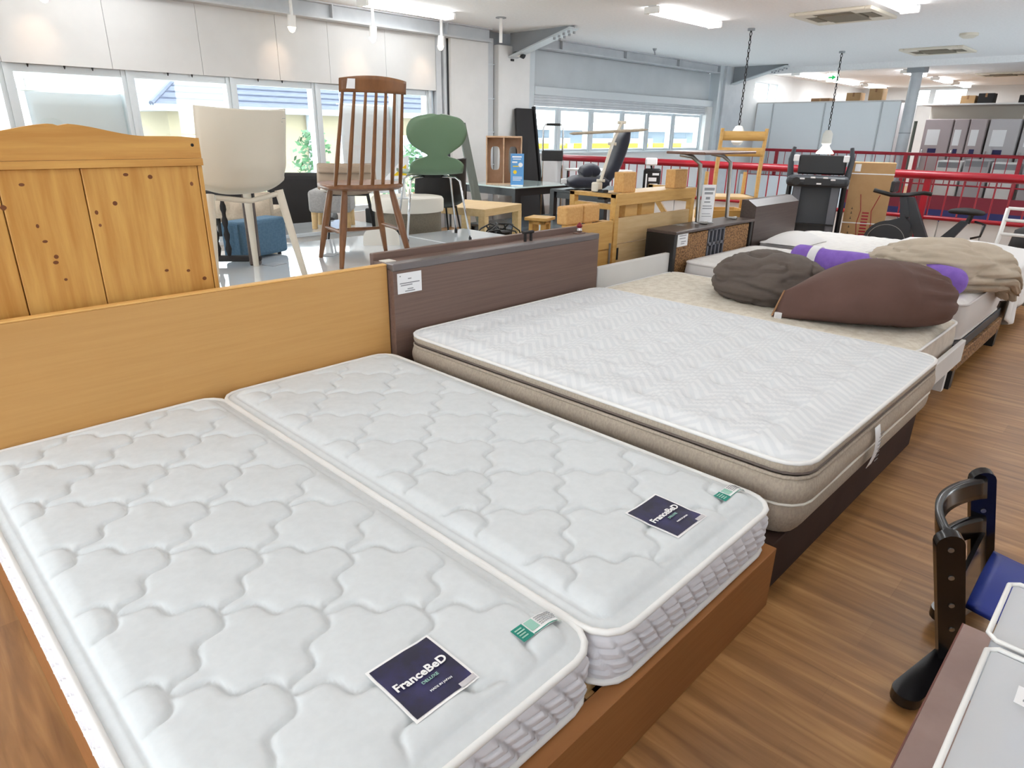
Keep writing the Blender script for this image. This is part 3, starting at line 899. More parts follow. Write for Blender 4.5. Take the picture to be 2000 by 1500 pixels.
carton(17.0, 6.55, 2.15, 0.35, 0.42, 0.07, 'flat dark carton on the partition top at the left', M_CARDD)
carton(18.8, 4.0, 2.13, 0.3, 0.28, 0.17, 'brown carton above the refrigerators beside the black one')
carton(18.8, 3.66, 2.13, 0.3, 0.3, 0.21, 'black box above the refrigerators', M_BLACKM, 'storage_box')
carton(18.8, 2.9, 2.13, 0.3, 0.3, 0.16, 'dark small box above the refrigerators at the right', M_BLACKM, 'storage_box')
t = thing('floor_standing_pole', 'dark olive pole standing left of the refrigerators', 'pole', (17.8, 4.72, 0))
B().cyl((0, 0, 0), (0, 0, 1.75), 0.035, n=10).obj('shaft', M_GRIP, t, smooth=40)
B().cyl((0, 0, 0), (0, 0, 0.03), 0.12, n=16).obj('foot', M_GRIP, t)

# ================================================================ BEDS
def rrect(x, y, hx, hy, r):
    """map a point of the rectangle to the rounded rectangle"""
    ax, ay = abs(x) - (hx - r), abs(y) - (hy - r)
    if ax > 0 and ay > 0:
        a, b = ax / r, ay / r
        a2, b2 = a * math.sqrt(1 - b * b / 2), b * math.sqrt(1 - a * a / 2)
        return math.copysign(hx - r + a2 * r, x), math.copysign(hy - r + b2 * r, y)
    return x, y
def rr_outline(hx, hy, r, step):
    """points and outward normals around a rounded rectangle"""
    out = []
    def line(p, q, n):
        L = math.hypot(q[0] - p[0], q[1] - p[1])
        k = max(1, int(L / step))
        for i in range(k):
            f = i / k
            out.append(((p[0] + (q[0] - p[0]) * f, p[1] + (q[1] - p[1]) * f), n))
    def arc(c, a0):
        k = max(4, int(r * PI / 2 / step))
        for i in range(k):
            a = a0 + PI / 2 * i / k
            out.append(((c[0] + r * math.cos(a), c[1] + r * math.sin(a)), (math.cos(a), math.sin(a))))
    line((hx, -hy + r), (hx, hy - r), (1, 0)); arc((hx - r, hy - r), 0)
    line((hx - r, hy), (-hx + r, hy), (0, 1)); arc((-hx + r, hy - r), PI / 2)
    line((-hx, hy - r), (-hx, -hy + r), (-1, 0)); arc((-hx + r, -hy + r), PI)
    line((-hx + r, -hy), (hx - r, -hy), (0, -1)); arc((hx - r, -hy + r), 1.5 * PI)
    return out
def panel(hx, hy, r, step, hfun):
    b = B()
    nx, ny = int(2 * hx / step), int(2 * hy / step)
    def f(u, v):
        x, y = rrect((2 * u - 1) * hx, (2 * v - 1) * hy, hx, hy, r)
        return (x, y, hfun(x, y))
    return b.grid(nx, ny, f)
def skirt(hx, hy, r, step, rows, ffun):
    """band around the outline; ffun(s, v, x, y) -> (outward offset, z)"""
    pts = rr_outline(hx, hy, r, step)
    S = [0.0]
    for i in range(1, len(pts)):
        S.append(S[-1] + math.dist(pts[i][0], pts[i - 1][0]))
    n = len(pts)
    b = B()
    V = []
    for i in range(n):
        (p, nn) = pts[i]
        col = []
        for j in range(rows + 1):
            o, z = ffun(S[i], j / rows, p[0], p[1])
            col.append(b.bm.verts.new((p[0] + nn[0] * o, p[1] + nn[1] * o, z)))
        V.append(col)
    for i in range(n):
        a, c = V[i], V[(i + 1) % n]
        for j in range(rows):
            b.bm.faces.new((a[j], c[j], c[j + 1], a[j + 1]))
    return b
def ring_pts(hx, hy, r, o, z, step=0.04):
    return [(p[0] + n[0] * o, p[1] + n[1] * o, z(p[0], p[1]) if callable(z) else z) for p, n in rr_outline(hx, hy, r, step)]
def sstep(x):
    x = max(0.0, min(1.0, x))
    return x * x * (3 - 2 * x)

def quilt_height(x, y):
    """ogee quilting: wavy stitched lines on both diagonals"""
    s = x / 0.331 + y / 0.316
    t = x / 0.331 - y / 0.316
    A = 0.062
    a = s + A * math.cos(4 * PI * t)
    b = t + A * math.cos(4 * PI * s)
    da = abs(a - round(a)) * 0.22
    db = abs(b - round(b)) * 0.22
    d = min(da, db)
    return 0.0095 * (1 - math.exp(-(d / 0.006) ** 1.4)) + 0.0075 * math.sqrt(min(1, d / 0.09))

def quilted_mattress(x0, x1, y0, y1, z0, z1, label, phase):
    cx, cy, hx, hy = (x0 + x1) / 2, (y0 + y1) / 2, (x1 - x0) / 2, (y1 - y0) / 2
    r = 0.085
    t = thing('mattress', label, 'mattress', (cx, cy, z0))
    H_ = z1 - z0
    def edge(x, y):
        return min(hx - abs(x), hy - abs(y))
    def h(x, y):
        e = edge(x, y)
        ex, ey = hx - abs(x), hy - abs(y)
        if ex < r and ey < r:
            e = r - math.hypot(r - ex, r - ey)
        e = max(0.0, e)
        w_ = sstep((e - 0.03) / 0.05)
        seam = -0.006 * math.exp(-((e - 0.038) / 0.006) ** 2)
        return H_ - 0.014 * (1 - sstep(e / 0.05)) + seam + w_ * quilt_height(x + cx - phase[0], y + cy - phase[1])
    panel(hx, hy, r, 0.006, h).obj('quilted_top', M_SOFT, t, smooth=180)
    cw, chh = 0.058, 0.031
    zb, zt = 0.014, H_ - 0.02
    def side(s, v, x, y):
        z = zb + (zt - zb) * v
        row = (z - zb) / chh
        k = math.floor(row)
        fy = row - k - 0.5
        u = s / cw + 0.37 * k
        fx = u - math.floor(u) - 0.5
        # pressed shingle cells with slanted ends, proud at one corner
        gx = fx + fy * 0.45
        d = max(min(abs(gx), 1 - abs(gx)) * 2, abs(fy) * 2) if abs(gx) <= 0.5 else 1.0
        cell = (0.009 + 0.007 * gx + 0.004 * fy) * (1 - sstep((d - 0.62) / 0.36))
        return 0.004 * math.sin(PI * v) + cell * min(1, 5 * min(v, 1 - v)), z
    skirt(hx, hy, r, 0.0055, 30, side).obj('border', M_SIDE, t, smooth=180)
    B().tube(ring_pts(hx, hy, r, 0.002, H_ - 0.014), 0.0085, 8, closed=True).obj('piping', M_PIPE, t, smooth=180)
    B().tube(ring_pts(hx, hy, r, 0.002, 0.009), 0.0085, 8, closed=True).obj('piping', M_PIPE, t, smooth=180)
    B().prism([(p[0], p[1]) for p, n in rr_outline(hx, hy, r, 0.05)], 'z', 0.001, 0.012).obj('base_cloth', M_PIPE, t)
    return t, h
def brand_label(t, h, ox, oy, x0, x1, y0, y1):
    """navy woven label sewn to the top, in room coordinates"""
    def hz(x, y, d):
        return h(x - ox, y - oy) + d
    def drape(x, y, d):
        return max(hz(x + i * 0.02, y + j * 0.02, 0) for i in (-1, 0, 1) for j in (-1, 0, 1)) + d
    def sheet(a, b_, c, e, d, n=24):
        return B().grid(n, n, lambda u, v: (a + (b_ - a) * u - ox, c + (e - c) * v - oy, drape(a + (b_ - a) * u, c + (e - c) * v, d)))
    l = sheet(x0, x1, y0, y1, 0.0012).obj('brand_label', M_LBLWHITE, t, smooth=180)
    l['label'] = 'navy woven brand label with white lettering'
    i = 0.006
    sheet(x0 + i, x1 - i, y0 + i, y1 - i, 0.0022).obj('navy_field', M_LBLNAVY, l, smooth=180)
    mx, my = (x0 + x1) / 2, (y0 + y1) / 2
    zt = drape(mx, my, 0.0045)
    text_mesh('FranceBeD', 0.028, 'lettering', M_LBLWHITE, l, (mx - ox, my + 0.004 - oy, zt), off=0.0007, drape=lambda x, y: drape(x + ox, y + oy, 0.005))
    text_mesh('DELUXE', 0.011, 'lettering', M_TEALL, l, (mx + 0.006 - ox, my - 0.018 - oy, zt), drape=lambda x, y: drape(x + ox, y + oy, 0.005))
    text_mesh('MADE IN JAPAN', 0.0075, 'lettering', M_LBLWHITE, l, (mx + 0.012 - ox, my - 0.045 - oy, zt), drape=lambda x, y: drape(x + ox, y + oy, 0.005))
    sheet(x1 - 0.042, x1 - 0.004, y0 + 0.004, y0 + 0.016, 0.003, 3).obj('size_tab', M_FRIDGEL, l)
def care_label(t, h, ox, oy, x0, x1, y0, y1):
    def drape(x, y, d):
        return max(h(x + i * 0.02 - ox, y + j * 0.02 - oy) for i in (-1, 0, 1) for j in (-1, 0, 1)) + d
    def sheet(a, b_, c, e, d, n=6):
        return B().grid(n, n, lambda u, v: (a + (b_ - a) * u - ox, c + (e - c) * v - oy, drape(a + (b_ - a) * u, c + (e - c) * v, d)))
    L, W = x1 - x0, y1 - y0
    l = sheet(x0, x1, y0, y1, 0.001).obj('care_label', M_LBLWHITE, t, smooth=180)
    l['label'] = 'small white and teal printed care label'
    sheet(x0, x0 + 0.27 * L, y0, y1, 0.002).obj('teal_print', M_TEAL, l)
    sheet(x0 + 0.3 * L, x0 + 0.5 * L, y0 + 0.25 * W, y1 - 0.05 * W, 0.002).obj('pale_teal_print', M_TEALL, l)
    sheet(x0 + 0.28 * L, x1, y0 + 0.02 * W, y0 + 0.08 * W, 0.002).obj('teal_print', M_TEAL, l)
    q = random.Random(3)
    b, c = B(), B()
    for k in range(5):
        yy = y0 + (0.28 + 0.14 * k) * W
        a = x0 + 0.54 * L
        while a < x1 - 0.08 * L:
            w_ = q.uniform(0.01, 0.03) * L * 1.5
            b.box(a - ox, a + w_ - ox, yy - oy, yy + 0.06 * W - oy, drape(a, yy, 0.002), drape(a, yy, 0.0025))
            a += w_ + 0.012 * L
    for k in range(4):
        yy = y0 + (0.2 + 0.18 * k) * W
        a0, a1 = x0 + 0.04 * L, x0 + (0.13 + 0.1 * q.random()) * L
        c.box(a0 - ox, a1 - ox, yy - oy, yy + 0.09 * W - oy, drape(a0, yy, 0.003), drape(a0, yy, 0.0035))
    b.obj('fine_print', M_INK, l)
    c.obj('fine_print', M_TEALL, l)

# --- honey veneer bed with two single mattresses
fr = thing('platform_bed', 'honey coloured veneer bed frame with a plain low headboard, under two mattresses', 'bed', (0.97, 1.6, 0), w=True)
hb = B().box(0.1, 1.845, 2.64, 2.672, 0.0, 0.79, 0.002, 1).obj('headboard', M_OAK, fr)
B().box(0.1, 1.845, 2.638, 2.674, 0.79, 0.797, 0.002, 1).obj('edge_strip', M_OAKE, hb)
B().box(0.12, 0.145, 0.66, 2.64, 0.005, 0.215, 0.002, 1).obj('side_rail', M_OAKB, fr)
B().box(1.785, 1.81, 0.66, 2.64, 0.005, 0.215, 0.002, 1).obj('side_rail', M_OAKB, fr)
B().box(0.12, 1.81, 0.61, 0.66, 0.0, 0.215, 0.002, 1).obj('foot_rail', M_OAKB, fr)
sl = B().box(0.145, 1.785, 0.68, 0.76, 0.197, 0.215).obj('slat', M_PINEL, fr)
for k in range(1, 16): inst(sl, fr, (0, 0.125 * k, 0))
B().box(0.95, 0.98, 0.67, 2.63, 0.0, 0.197).obj('centre_rail', M_PINEL, fr)
PH = (0.259, 1.454)
mL, hL = quilted_mattress(0.128, 0.962, 0.655, 2.625, 0.2155, 0.377, 'white quilted single mattress in front, with the larger navy brand label', PH)
mR, hR = quilted_mattress(0.970, 1.800, 0.635, 2.615, 0.2155, 0.38, 'white quilted single mattress beside the beige euro top bed', (PH[0] + 0.86, PH[1] + 0.05))
brand_label(mL, hL, 0.545, 1.64, 0.532, 0.688, 0.744, 0.91)
brand_label(mR, hR, 1.385, 1.625, 1.385, 1.54, 0.72, 0.893)
care_label(mL, hL, 0.545, 1.64, 0.82, 0.945, 0.748, 0.79)
care_label(mR, hR, 1.385, 1.625, 1.655, 1.785, 0.725, 0.765)

# --- walnut storage bed with the euro top mattress
wb_ = thing('storage_bed', 'dark walnut storage bed with shelf headboard and espresso base', 'bed', (2.65, 1.6, 0), w=True)
B().box(1.85, 3.46, 2.60, 2.62, 0.0, 0.765, 0.001, 1).obj('headboard_panel', M_WALNUT, wb_)
B().box(1.85, 3.46, 2.597, 2.66, 0.765, 0.80, 0.004, 1).obj('metal_edge', M_WALEDGE, wb_)
B().box(1.85, 3.46, 2.66, 2.76, 0.775, 0.795, 0.002, 1).obj('shelf_board', M_WALNUT, wb_)
B().box(1.85, 3.46, 2.76, 2.79, 0.0, 0.83, 0.003, 1).obj('back_panel', M_WALNUT, wb_)
for x in (1.85, 3.435):
    B().box(x, x + 0.025, 2.62, 2.76, 0.0, 0.775).obj('end_panel', M_WALNUT, wb_)
B().box(1.87, 1.93, 2.68, 2.74, 0.795, 0.799).obj('outlet_cover', M_CREAMF, wb_)
B().box(1.86, 3.45, 0.64, 2.6, 0.0, 0.185, 0.003, 1).obj('base_box', M_DKFOOT, wb_)
bh = thing('metal_bracket', 'small black clamp fixed on the walnut headboard shelf', 'clamp', (2.9, 2.70, 0.795))
B().cyl((-0.025, 0, 0), (-0.025, 0, 0.05), 0.009, n=8).cyl((0.025, 0, 0), (0.025, 0, 0.05), 0.009, n=8).obj('pin', M_BLACKM, bh)
B().box(-0.045, 0.045, -0.012, 0.012, 0.045, 0.06, 0.004, 1).obj('bar', M_BLACKM, bh)
kn = thing('curtain_knob', 'small red tipped silver knob at the right end of the walnut headboard', 'knob', (3.38, 2.70, 0.795))
B().box(-0.035, 0.035, -0.025, 0.025, 0, 0.008, 0.002, 1).obj('base', M_TOPWOOD, kn)
B().lathe([(0.014, 0.008), (0.02, 0.02), (0.014, 0.036)], n=12).obj('collar', M_CHROME, kn, smooth=40)
B().lathe([(0.014, 0.036), (0.02, 0.05), (0.004, 0.07)], n=12).obj('tip', M_REDD, kn, smooth=40)
pc = thing('price_card', 'white price card stuck on the walnut headboard', 'price card', (1.945, 2.598, 0.65), w=True)
B().box(1.872, 2.018, 2.5965, 2.5985, 0.652, 0.752).obj('card', M_PAPER, pc)
b = B()
for (a, c, z) in ((1.885, 1.892, 0.738), (1.935, 1.955, 0.722), (1.885, 2.005, 0.702), (1.89, 1.96, 0.692), (1.93, 1.965, 0.672), (1.915, 1.975, 0.662)):
    b.box(a, c, 2.5955, 2.5965, z - 0.0025, z + 0.0025)
b.obj('faint_print', M_INK, pc)

def euro_mattress():
    x0, x1, y0, y1, z0, z1 = 1.895, 3.455, 0.60, 2.575, 0.185, 0.48
    cx, cy, hx, hy = (x0 + x1) / 2, (y0 + y1) / 2, (x1 - x0) / 2, (y1 - y0) / 2
    r = 0.10
    t = thing('mattress', 'white tufted euro top mattress with taupe sides on the walnut bed', 'mattress', (cx, cy, z0))
    H_ = z1 - z0
    px_, py_ = 0.21, 0.155
    def h(x, y):
        e = min(hx - abs(x), hy - abs(y))
        ex, ey = hx - abs(x), hy - abs(y)
        if ex < r and ey < r:
            e = r - math.hypot(r - ex, r - ey)
        e = max(0.0, e)
        z = H_ - 0.022 * (1 - sstep(e / 0.09)) + 0.006 * math.sin(min(1, e / 0.5) * PI / 2)
        w_ = sstep((e - 0.08) / 0.08)
        # tufts on a staggered lattice
        best = 9.0
        for row in (math.floor(y / py_), math.floor(y / py_) + 1):
            ox = px_ / 2 if row % 2 else 0.0
            k = round((x - ox) / px_)
            best = min(best, math.hypot(x - ox - k * px_, (y - row * py_)))
        z -= w_ * 0.03 * math.exp(-(best / 0.03) ** 1.1)
        # soft chevron ribs
        ph = (x + abs(((y / 0.11) % 2) - 1) * 0.11) / 0.036
        z += 0.003 * math.sin(2 * PI * ph) * sstep((e - 0.03) / 0.03)
        return z
    panel(hx, hy, r, 0.0115, h).obj('tufted_top', M_EURO, t, smooth=180)
    zt = H_ - 0.024
    zg = H_ - 0.058
    zs = 0.125
    B().tube(ring_pts(hx, hy, r, 0.0, zt), 0.008, 8, closed=True).obj('piping', M_PIPE, t, smooth=180)
    skirt(hx, hy, r, 0.03, 6, lambda s, v, x, y: (0.006 * math.sin(PI * v), zg + (zt - zg) * v)).obj('topper_border', M_TAUPES, t, smooth=180)
    B().tube(ring_pts(hx, hy, r, -0.002, zt - 0.011), 0.003, 6, closed=True).obj('piping', M_TAUPEP, t, smooth=180)
    B().tube(ring_pts(hx, hy, r, 0.0, zg), 0.006, 8, closed=True).obj('piping', M_TAUPEP, t, smooth=180)
    B().tube(ring_pts(hx, hy, r, 0.002, zg - 0.016), 0.0075, 8, closed=True).obj('piping', M_TAUPES, t, smooth=180)
    skirt(hx, hy, r, 0.03, 10, lambda s, v, x, y: (0.016 * math.sin(PI * v) ** 0.7 + 0.002 * math.sin(s * 14), zs + (zg - 0.018 - zs) * v)).obj('upper_border', M_TAUPES, t, smooth=180)
    B().tube(ring_pts(hx, hy, r, 0.004, zs), 0.005, 8, closed=True).obj('piping', M_CREAMF, t, smooth=180)
    skirt(hx, hy, r, 0.03, 8, lambda s, v, x, y: (-0.03 * (1 - v) ** 1.6 + 0.012 * math.sin(PI * v), 0.006 + (zs - 0.006) * v)).obj('lower_border', M_TAUPES, t, smooth=180)
    B().prism([(p[0] * 0.96, p[1] * 0.97) for p, n in rr_outline(hx, hy, r, 0.05)], 'z', 0.001, 0.012).obj('base_cloth', M_TAUPES, t)
    g = B()
    g.grid(3, 10, lambda u, v: (2.50 - cx + 0.055 * u + 0.01 * v * 0, -hy - 0.02 - 0.014 * math.sin(PI * v), zg - 0.012 - 0.165 * v))
    tg = g.obj('care_tag', M_PAPER, t, smooth=180, solid=0.002)
    b = B()
    for k in range(8):
        zz = zg - 0.03 - 0.016 * k
        b.box(2.508 - cx, 2.545 - cx, -hy - 0.0405, -hy - 0.0395, zz - 0.002, zz + 0.001)
    b.obj('fine_print', M_INK, tg)
euro_mattress()

def plain_mattress(name, label, x0, x1, y0, y1, z0, z1, mtop, mside, bump=0.004, bs=0.09, r=0.09, pipe=M_PIPE, step=0.02):
    cx, cy, hx, hy = (x0 + x1) / 2, (y0 + y1) / 2, (x1 - x0) / 2, (y1 - y0) / 2
    t = thing(name, label, 'mattress', (cx, cy, z0))
    H_ = z1 - z0
    def h(x, y):
        ex, ey = hx - abs(x), hy - abs(y)
        e = min(ex, ey)
        if ex < r and ey < r:
            e = r - math.hypot(r - ex, r - ey)
        e = max(0.0, e)
        return H_ - 0.016 * (1 - sstep(e / 0.06)) + bump * math.sin(x / bs * 2 * PI) * math.sin(y / bs * 2 * PI) * sstep(e / 0.08)
    panel(hx, hy, r, step, h).obj('top_panel', mtop, t, smooth=180)
    skirt(hx, hy, r, 0.04, 8, lambda s, v, x, y: (0.012 * math.sin(PI * v), 0.01 + (H_ - 0.026) * v)).obj('border', mside, t, smooth=180)
    B().tube(ring_pts(hx, hy, r, 0.002, H_ - 0.016), 0.007, 8, closed=True).obj('piping', pipe, t, smooth=180)
    B().tube(ring_pts(hx, hy, r, 0.002, 0.008), 0.007, 8, closed=True).obj('piping', pipe, t, smooth=180)
    B().prism([(p[0], p[1]) for p, n in rr_outline(hx, hy, r, 0.05)], 'z', 0.001, 0.012).obj('base_cloth', mside, t)
    return t

# --- white single bed
wf = thing('white_bed', 'white painted bed frame showing its foot board under the cream mattress', 'bed', (3.98, 1.6, 0), w=True)
B().box(3.52, 4.44, 2.64, 2.68, 0.0, 0.565, 0.004, 1).obj('headboard', M_PANELW, wf)
B().box(3.50, 4.455, 0.675, 0.70, 0.185, 0.315, 0.004, 1).obj('foot_board', M_PANELW, wf)
for x in (3.51, 4.42):
    B().box(x, x + 0.022, 0.70, 2.64, 0.14, 0.24, 0.002, 1).obj('side_rail', M_PANELW, wf)
sl = B().box(3.53, 4.42, 0.74, 0.82, 0.20, 0.215).obj('slat', M_PINEL, wf)
for k in range(1, 15): inst(sl, wf, (0, 0.13 * k, 0))
for (x, y) in ((3.52, 0.72), (4.38, 0.72), (3.52, 2.58), (4.38, 2.58)):
    B().box(x, x + 0.05, y, y + 0.05, 0, 0.2).obj('leg', M_PANELW, wf)
plain_mattress('mattress', 'cream single mattress under the two bean bags', 3.55, 4.445, 0.73, 2.63, 0.217, 0.435, M_CREAMM, M_CREAMS, 0.003, 0.07)
# --- rattan bed
rb = thing('rattan_bed', 'black bed frame with woven rattan panels and a shelf headboard', 'bed', (5.08, 1.6, 0), w=True)
B().box(4.43, 5.66, 2.66, 2.69, 0.1, 0.70).obj('headboard_core', M_BLACKM, rb)
B().box(4.40, 5.68, 2.60, 2.86, 0.70, 0.722, 0.004, 1).obj('shelf_top', M_DKBROWN, rb)
B().box(4.40, 4.44, 2.61, 2.86, 0.0, 0.70, 0.003, 1).obj('headboard_end', M_BLACK, rb)
B().box(5.64, 5.68, 2.61, 2.86, 0.0, 0.70, 0.003, 1).obj('headboard_end', M_BLACK, rb)
for (a, c) in ((4.455, 4.92), (5.2, 5.63)):
    B().box(a, c, 2.622, 2.66, 0.32, 0.69, 0.004, 1).obj('rattan_panel', M_RATTAN, rb)
gx = [4.935 + 0.0625 * k for k in range(5)]
gz = [0.34 + 0.118 * k for k in range(4)]
b = B()
for x in gx: b.box(x - 0.009, x + 0.009, 2.618, 2.645, 0.32, 0.70)
for z in gz: b.box(4.925, 5.195, 2.618, 2.645, z - 0.012, z + 0.012)
b.obj('lattice', M_TREADL, rb)
B().box(4.92, 5.2, 2.647, 2.66, 0.3, 0.70).obj('lattice_back', M_BLACKM, rb)
B().box(4.46, 5.78, 0.70, 0.75, 0.10, 0.20, 0.004, 1).obj('foot_panel', M_RATTAN, rb)
B().box(4.47, 5.77, 0.72, 0.78, 0.20, 0.268, 0.004, 1).obj('foot_cushion_rail', M_TREAD, rb)
B().box(4.46, 4.52, 0.75, 2.6, 0.10, 0.26, 0.004, 1).box(5.70, 5.76, 0.75, 2.6, 0.10, 0.26, 0.004, 1).obj('side_rail', M_DKBROWN, rb)
sl = B().box(4.52, 5.70, 0.80, 0.88, 0.24, 0.265).obj('slat', M_PINEL, rb)
for k in range(1, 14): inst(sl, rb, (0, 0.13 * k, 0))
for (x, y) in ((4.455, 0.7), (5.69, 0.7), (4.455, 2.5), (5.69, 2.5)):
    B().box(x, x + 0.07, y, y + 0.07, 0, 0.115).obj('leg', M_BLACK, rb)
plain_mattress('mattress', 'white topped single mattress with pale grey sides on the rattan bed', 4.535, 5.74, 0.735, 2.6, 0.27, 0.5, M_WHITEM, M_GREYM, 0.003, 0.1, pipe=M_GREYM)
pc = thing('price_card', 'white price card on the black rattan headboard', 'price card', (4.53, 2.61, 0.61), w=True)
B().box(4.45, 4.595, 2.612, 2.616, 0.605, 0.705).obj('card', M_PAPER, pc)
b = B()
for (a, c, z) in ((4.47, 4.57, 0.685), (4.475, 4.56, 0.665), (4.5, 4.57, 0.64), (4.5, 4.55, 0.625)): b.box(a, c, 2.611, 2.612, z - 0.003, z + 0.003)
b.obj('faint_print', M_INK, pc)
lc = thing('floor_card', 'white card lying against the black foot of the rattan bed', 'card', (4.3, 0.78, 0), w=True)
B().quad((4.15, 0.86, 0.004), (4.42, 0.76, 0.004), (4.43, 0.77, 0.09), (4.16, 0.87, 0.09)).obj('card', M_PAPER, lc, solid=0.003)
# --- espresso bed with the wrinkled sheet
eb = thing('espresso_bed', 'espresso brown bed with a sloped top headboard behind the purple bolster', 'bed', (6.3, 1.6, 0), w=True)
B().prism([(2.62, 0.0), (2.62, 0.82), (2.70, 0.87), (2.76, 0.87), (2.76, 0.0)], 'x', 5.72, 6.62).obj('headboard', M_DKBROWN, eb)
B().box(5.80, 6.98, 0.74, 2.62, 0.08, 0.30, 0.004, 1).obj('base_box', M_DKBROWN, eb)
for (x, y) in ((5.86, 0.78), (6.86, 0.78), (5.86, 2.5), (6.86, 2.5)):
    B().box(x, x + 0.07, y, y + 0.07, 0, 0.085).obj('leg', M_BLACK, eb)
plain_mattress('mattress', 'farthest white mattress, on the espresso bed', 5.79, 6.98, 0.72, 2.6, 0.305, 0.52, M_WHITEM, M_GREYM, 0.003, 0.1, pipe=M_GREYM)
sh = thing('bed_sheet', 'crumpled white sheet hanging over the foot of the farthest bed', 'sheet', (6.4, 1.0, 0.3), w=True)
def sheet_f(u, v):
    x = 5.80 + 1.22 * u
    n = 0.5 + 0.5 * noise.noise(Vector((u * 5, v * 3, 1.3)))
    if v < 0.55:
        f = v / 0.55
        return (x, 1.7 - 1.0 * f, 0.53 + 0.05 * n * math.sin(PI * min(1, f * 1.2)) + 0.01)
    f = (v - 0.55) / 0.45
    return (x + 0.02 * n, 0.70 - 0.03 * math.sin(u * 34) * f - 0.02 * n, 0.54 - (0.36 + 0.08 * math.sin(u * 9)) * f)
B().grid(60, 40, sheet_f).obj('cloth', M_SHEET, sh, smooth=180, solid=0.004)
pw = thing('pillow', 'flat white pillow at the head of the farthest bed', 'pillow', (6.0, 2.35, 0.52))
B().grid(24, 16, lambda u, v: ((u - 0.5) * 0.55, (v - 0.5) * 0.36, 0.005 + 0.09 * (max(0, math.sin(PI * u) * math.sin(PI * v))) ** 0.5)).obj('cover', M_SHEET, pw, smooth=180)

# --- bean bags, bolster
def blob(name, label, cat, loc, rz, size, mt, prof, wr=0.02, wf_=3.0, seed=0, nu=96, nv=56, cover='cover', droop=False):
    """cushion grown from a sphere: prof(dir) scales it, noise folds wrinkle it; rests on z = 0"""
    t = thing(name, label, cat, loc, rz)
    b = B()
    sx, sy, sz = size
    def f(u, v):
        a, p = 2 * PI * u, PI * (v - 0.5)
        d = Vector((math.cos(a) * math.cos(p), math.sin(a) * math.cos(p), math.sin(p)))
        k = prof(d)
        q = Vector((d.x * wf_, d.y * wf_ * 2.4, d.z * wf_ * 4.2)) + Vector((seed, seed * 2, 0))
        fold = -(1 - min(1.0, abs(noise.noise(q)) * 4.0)) ** 2 * wr * 0.45 - abs(noise.noise(q * 2.3)) * wr * 0.3
        r_ = k * (1 + fold)
        x, y, z = d.x * sx * r_, d.y * sy * r_, d.z * sz * r_
        zz = max(z, -0.55 * sz) + 0.55 * sz
        if droop:
            zz -= max(0.0, x - 0.30) ** 1.2 * 1.6
        return (x, y, zz)
    b.grid(nu, nv, f, wrap=True)
    bmesh.ops.remove_doubles(b.bm, verts=b.bm.verts, dist=0.0005)
    o = b.obj(cover, mt, t, smooth=180)
    return t
# brown bag: one end pinched to an upright edge, the other end round
tb = thing('bean_bag', 'large brown bean bag with a pinched corner on the cream mattress', 'bean bag', (4.0, 1.135, 0.433), 133)
def bag_f(u, v):
    x = 0.47 - 0.92 * v
    w_ = 0.012 + 0.33 * math.sin(min(1.0, v / 0.62) * PI / 2) ** 0.9
    h_ = 0.15 + 0.18 * math.sin(min(1.0, v / 0.55) * PI / 2)
    if v > 0.62:
        e = max(0.0, 1 - ((v - 0.62) / 0.38) ** 2.6) ** 0.42
        w_ *= max(0.02, e)
        h_ *= max(0.02, e ** 0.8)
    a = 2 * PI * u
    c, s = math.cos(a), math.sin(a)
    y = math.copysign(abs(c) ** 0.85, c) * w_
    z = h_ * 0.5 + math.copysign(abs(s) ** (0.95 if s > 0 else 0.6), s) * h_ * 0.5
    n = noise.noise(Vector((x * 2.0, a * 1.6, 3.0)))
    k = 1 - 0.2 * sstep((v - 0.55) / 0.3) * abs(noise.noise(Vector((x * 3, a * 2.6, 7.0)))) + 0.03 * n
    zc = 0.11 * math.sin(PI * min(1, v * 1.1)) * 0.25
    lift = 0.0 if v < 0.62 else (0.31 - h_) * 0.32
    return (x + 0.05 * (0.075 - z) / 0.15 * (1 - v), y * k, max(0.0, z * k) + lift)
bb = B().grid(72, 56, bag_f, wrap=True)
bmesh.ops.holes_fill(bb.bm, edges=[e for e in bb.bm.edges if e.is_boundary])
bb.obj('cover', M_BAGB, tb, smooth=180)
B().tube([(0.445, 0.0, 0.155), (0.475, 0.01, 0.08), (0.50, 0.015, 0.012)], 0.005, 6).obj('seam', M_CARDD, tb)
B().box(0.455, 0.49, 0.02, 0.045, 0.0, 0.035, 0.002, 1).obj('white_tab', M_PAPER, tb)
blob('bean_bag', 'dark grey brown wrinkled bean bag behind the brown one', 'bean bag', (4.13, 1.74, 0.433), 30, (0.37, 0.36, 0.19), M_BAGG,
     lambda d: 1.0, wr=0.20, wf_=0.75, seed=11)
blob('bean_bag', 'beige crumpled bean bag slumped over the foot of the rattan bed', 'bean bag', (5.13, 1.0, 0.498), -50, (0.47, 0.37, 0.19), M_BAGT,
     lambda d: 1.0 + 0.08 * max(0, -d.x), wr=0.26, wf_=0.9, seed=21, droop=True)
bo = thing('bolster', 'long purple plush bolster with a white paper band', 'bolster', (4.87, 1.35, 0.5))
P0, P1 = Vector((0.08, 0.60, 0.075)), Vector((-0.16, -0.56, 0.085))
pts, rad = [], []
for k in range(61):
    f = k / 60
    p = P0.lerp(P1, f) + Vector((0.05 * math.sin(PI * f), 0, 0.004 * math.sin(f * 17)))
    e = min(1, math.sqrt(max(0.0, 1 - (1 - min(f, 1 - f) / 0.06) ** 2)) if min(f, 1 - f) < 0.06 else 1)
    pts.append(p)
    rad.append(0.083 * max(0.06, e) * (1 + 0.03 * math.sin(f * 23)))
B().tube(pts, rad, 20).obj('cover', M_PURPLE, bo, smooth=180)
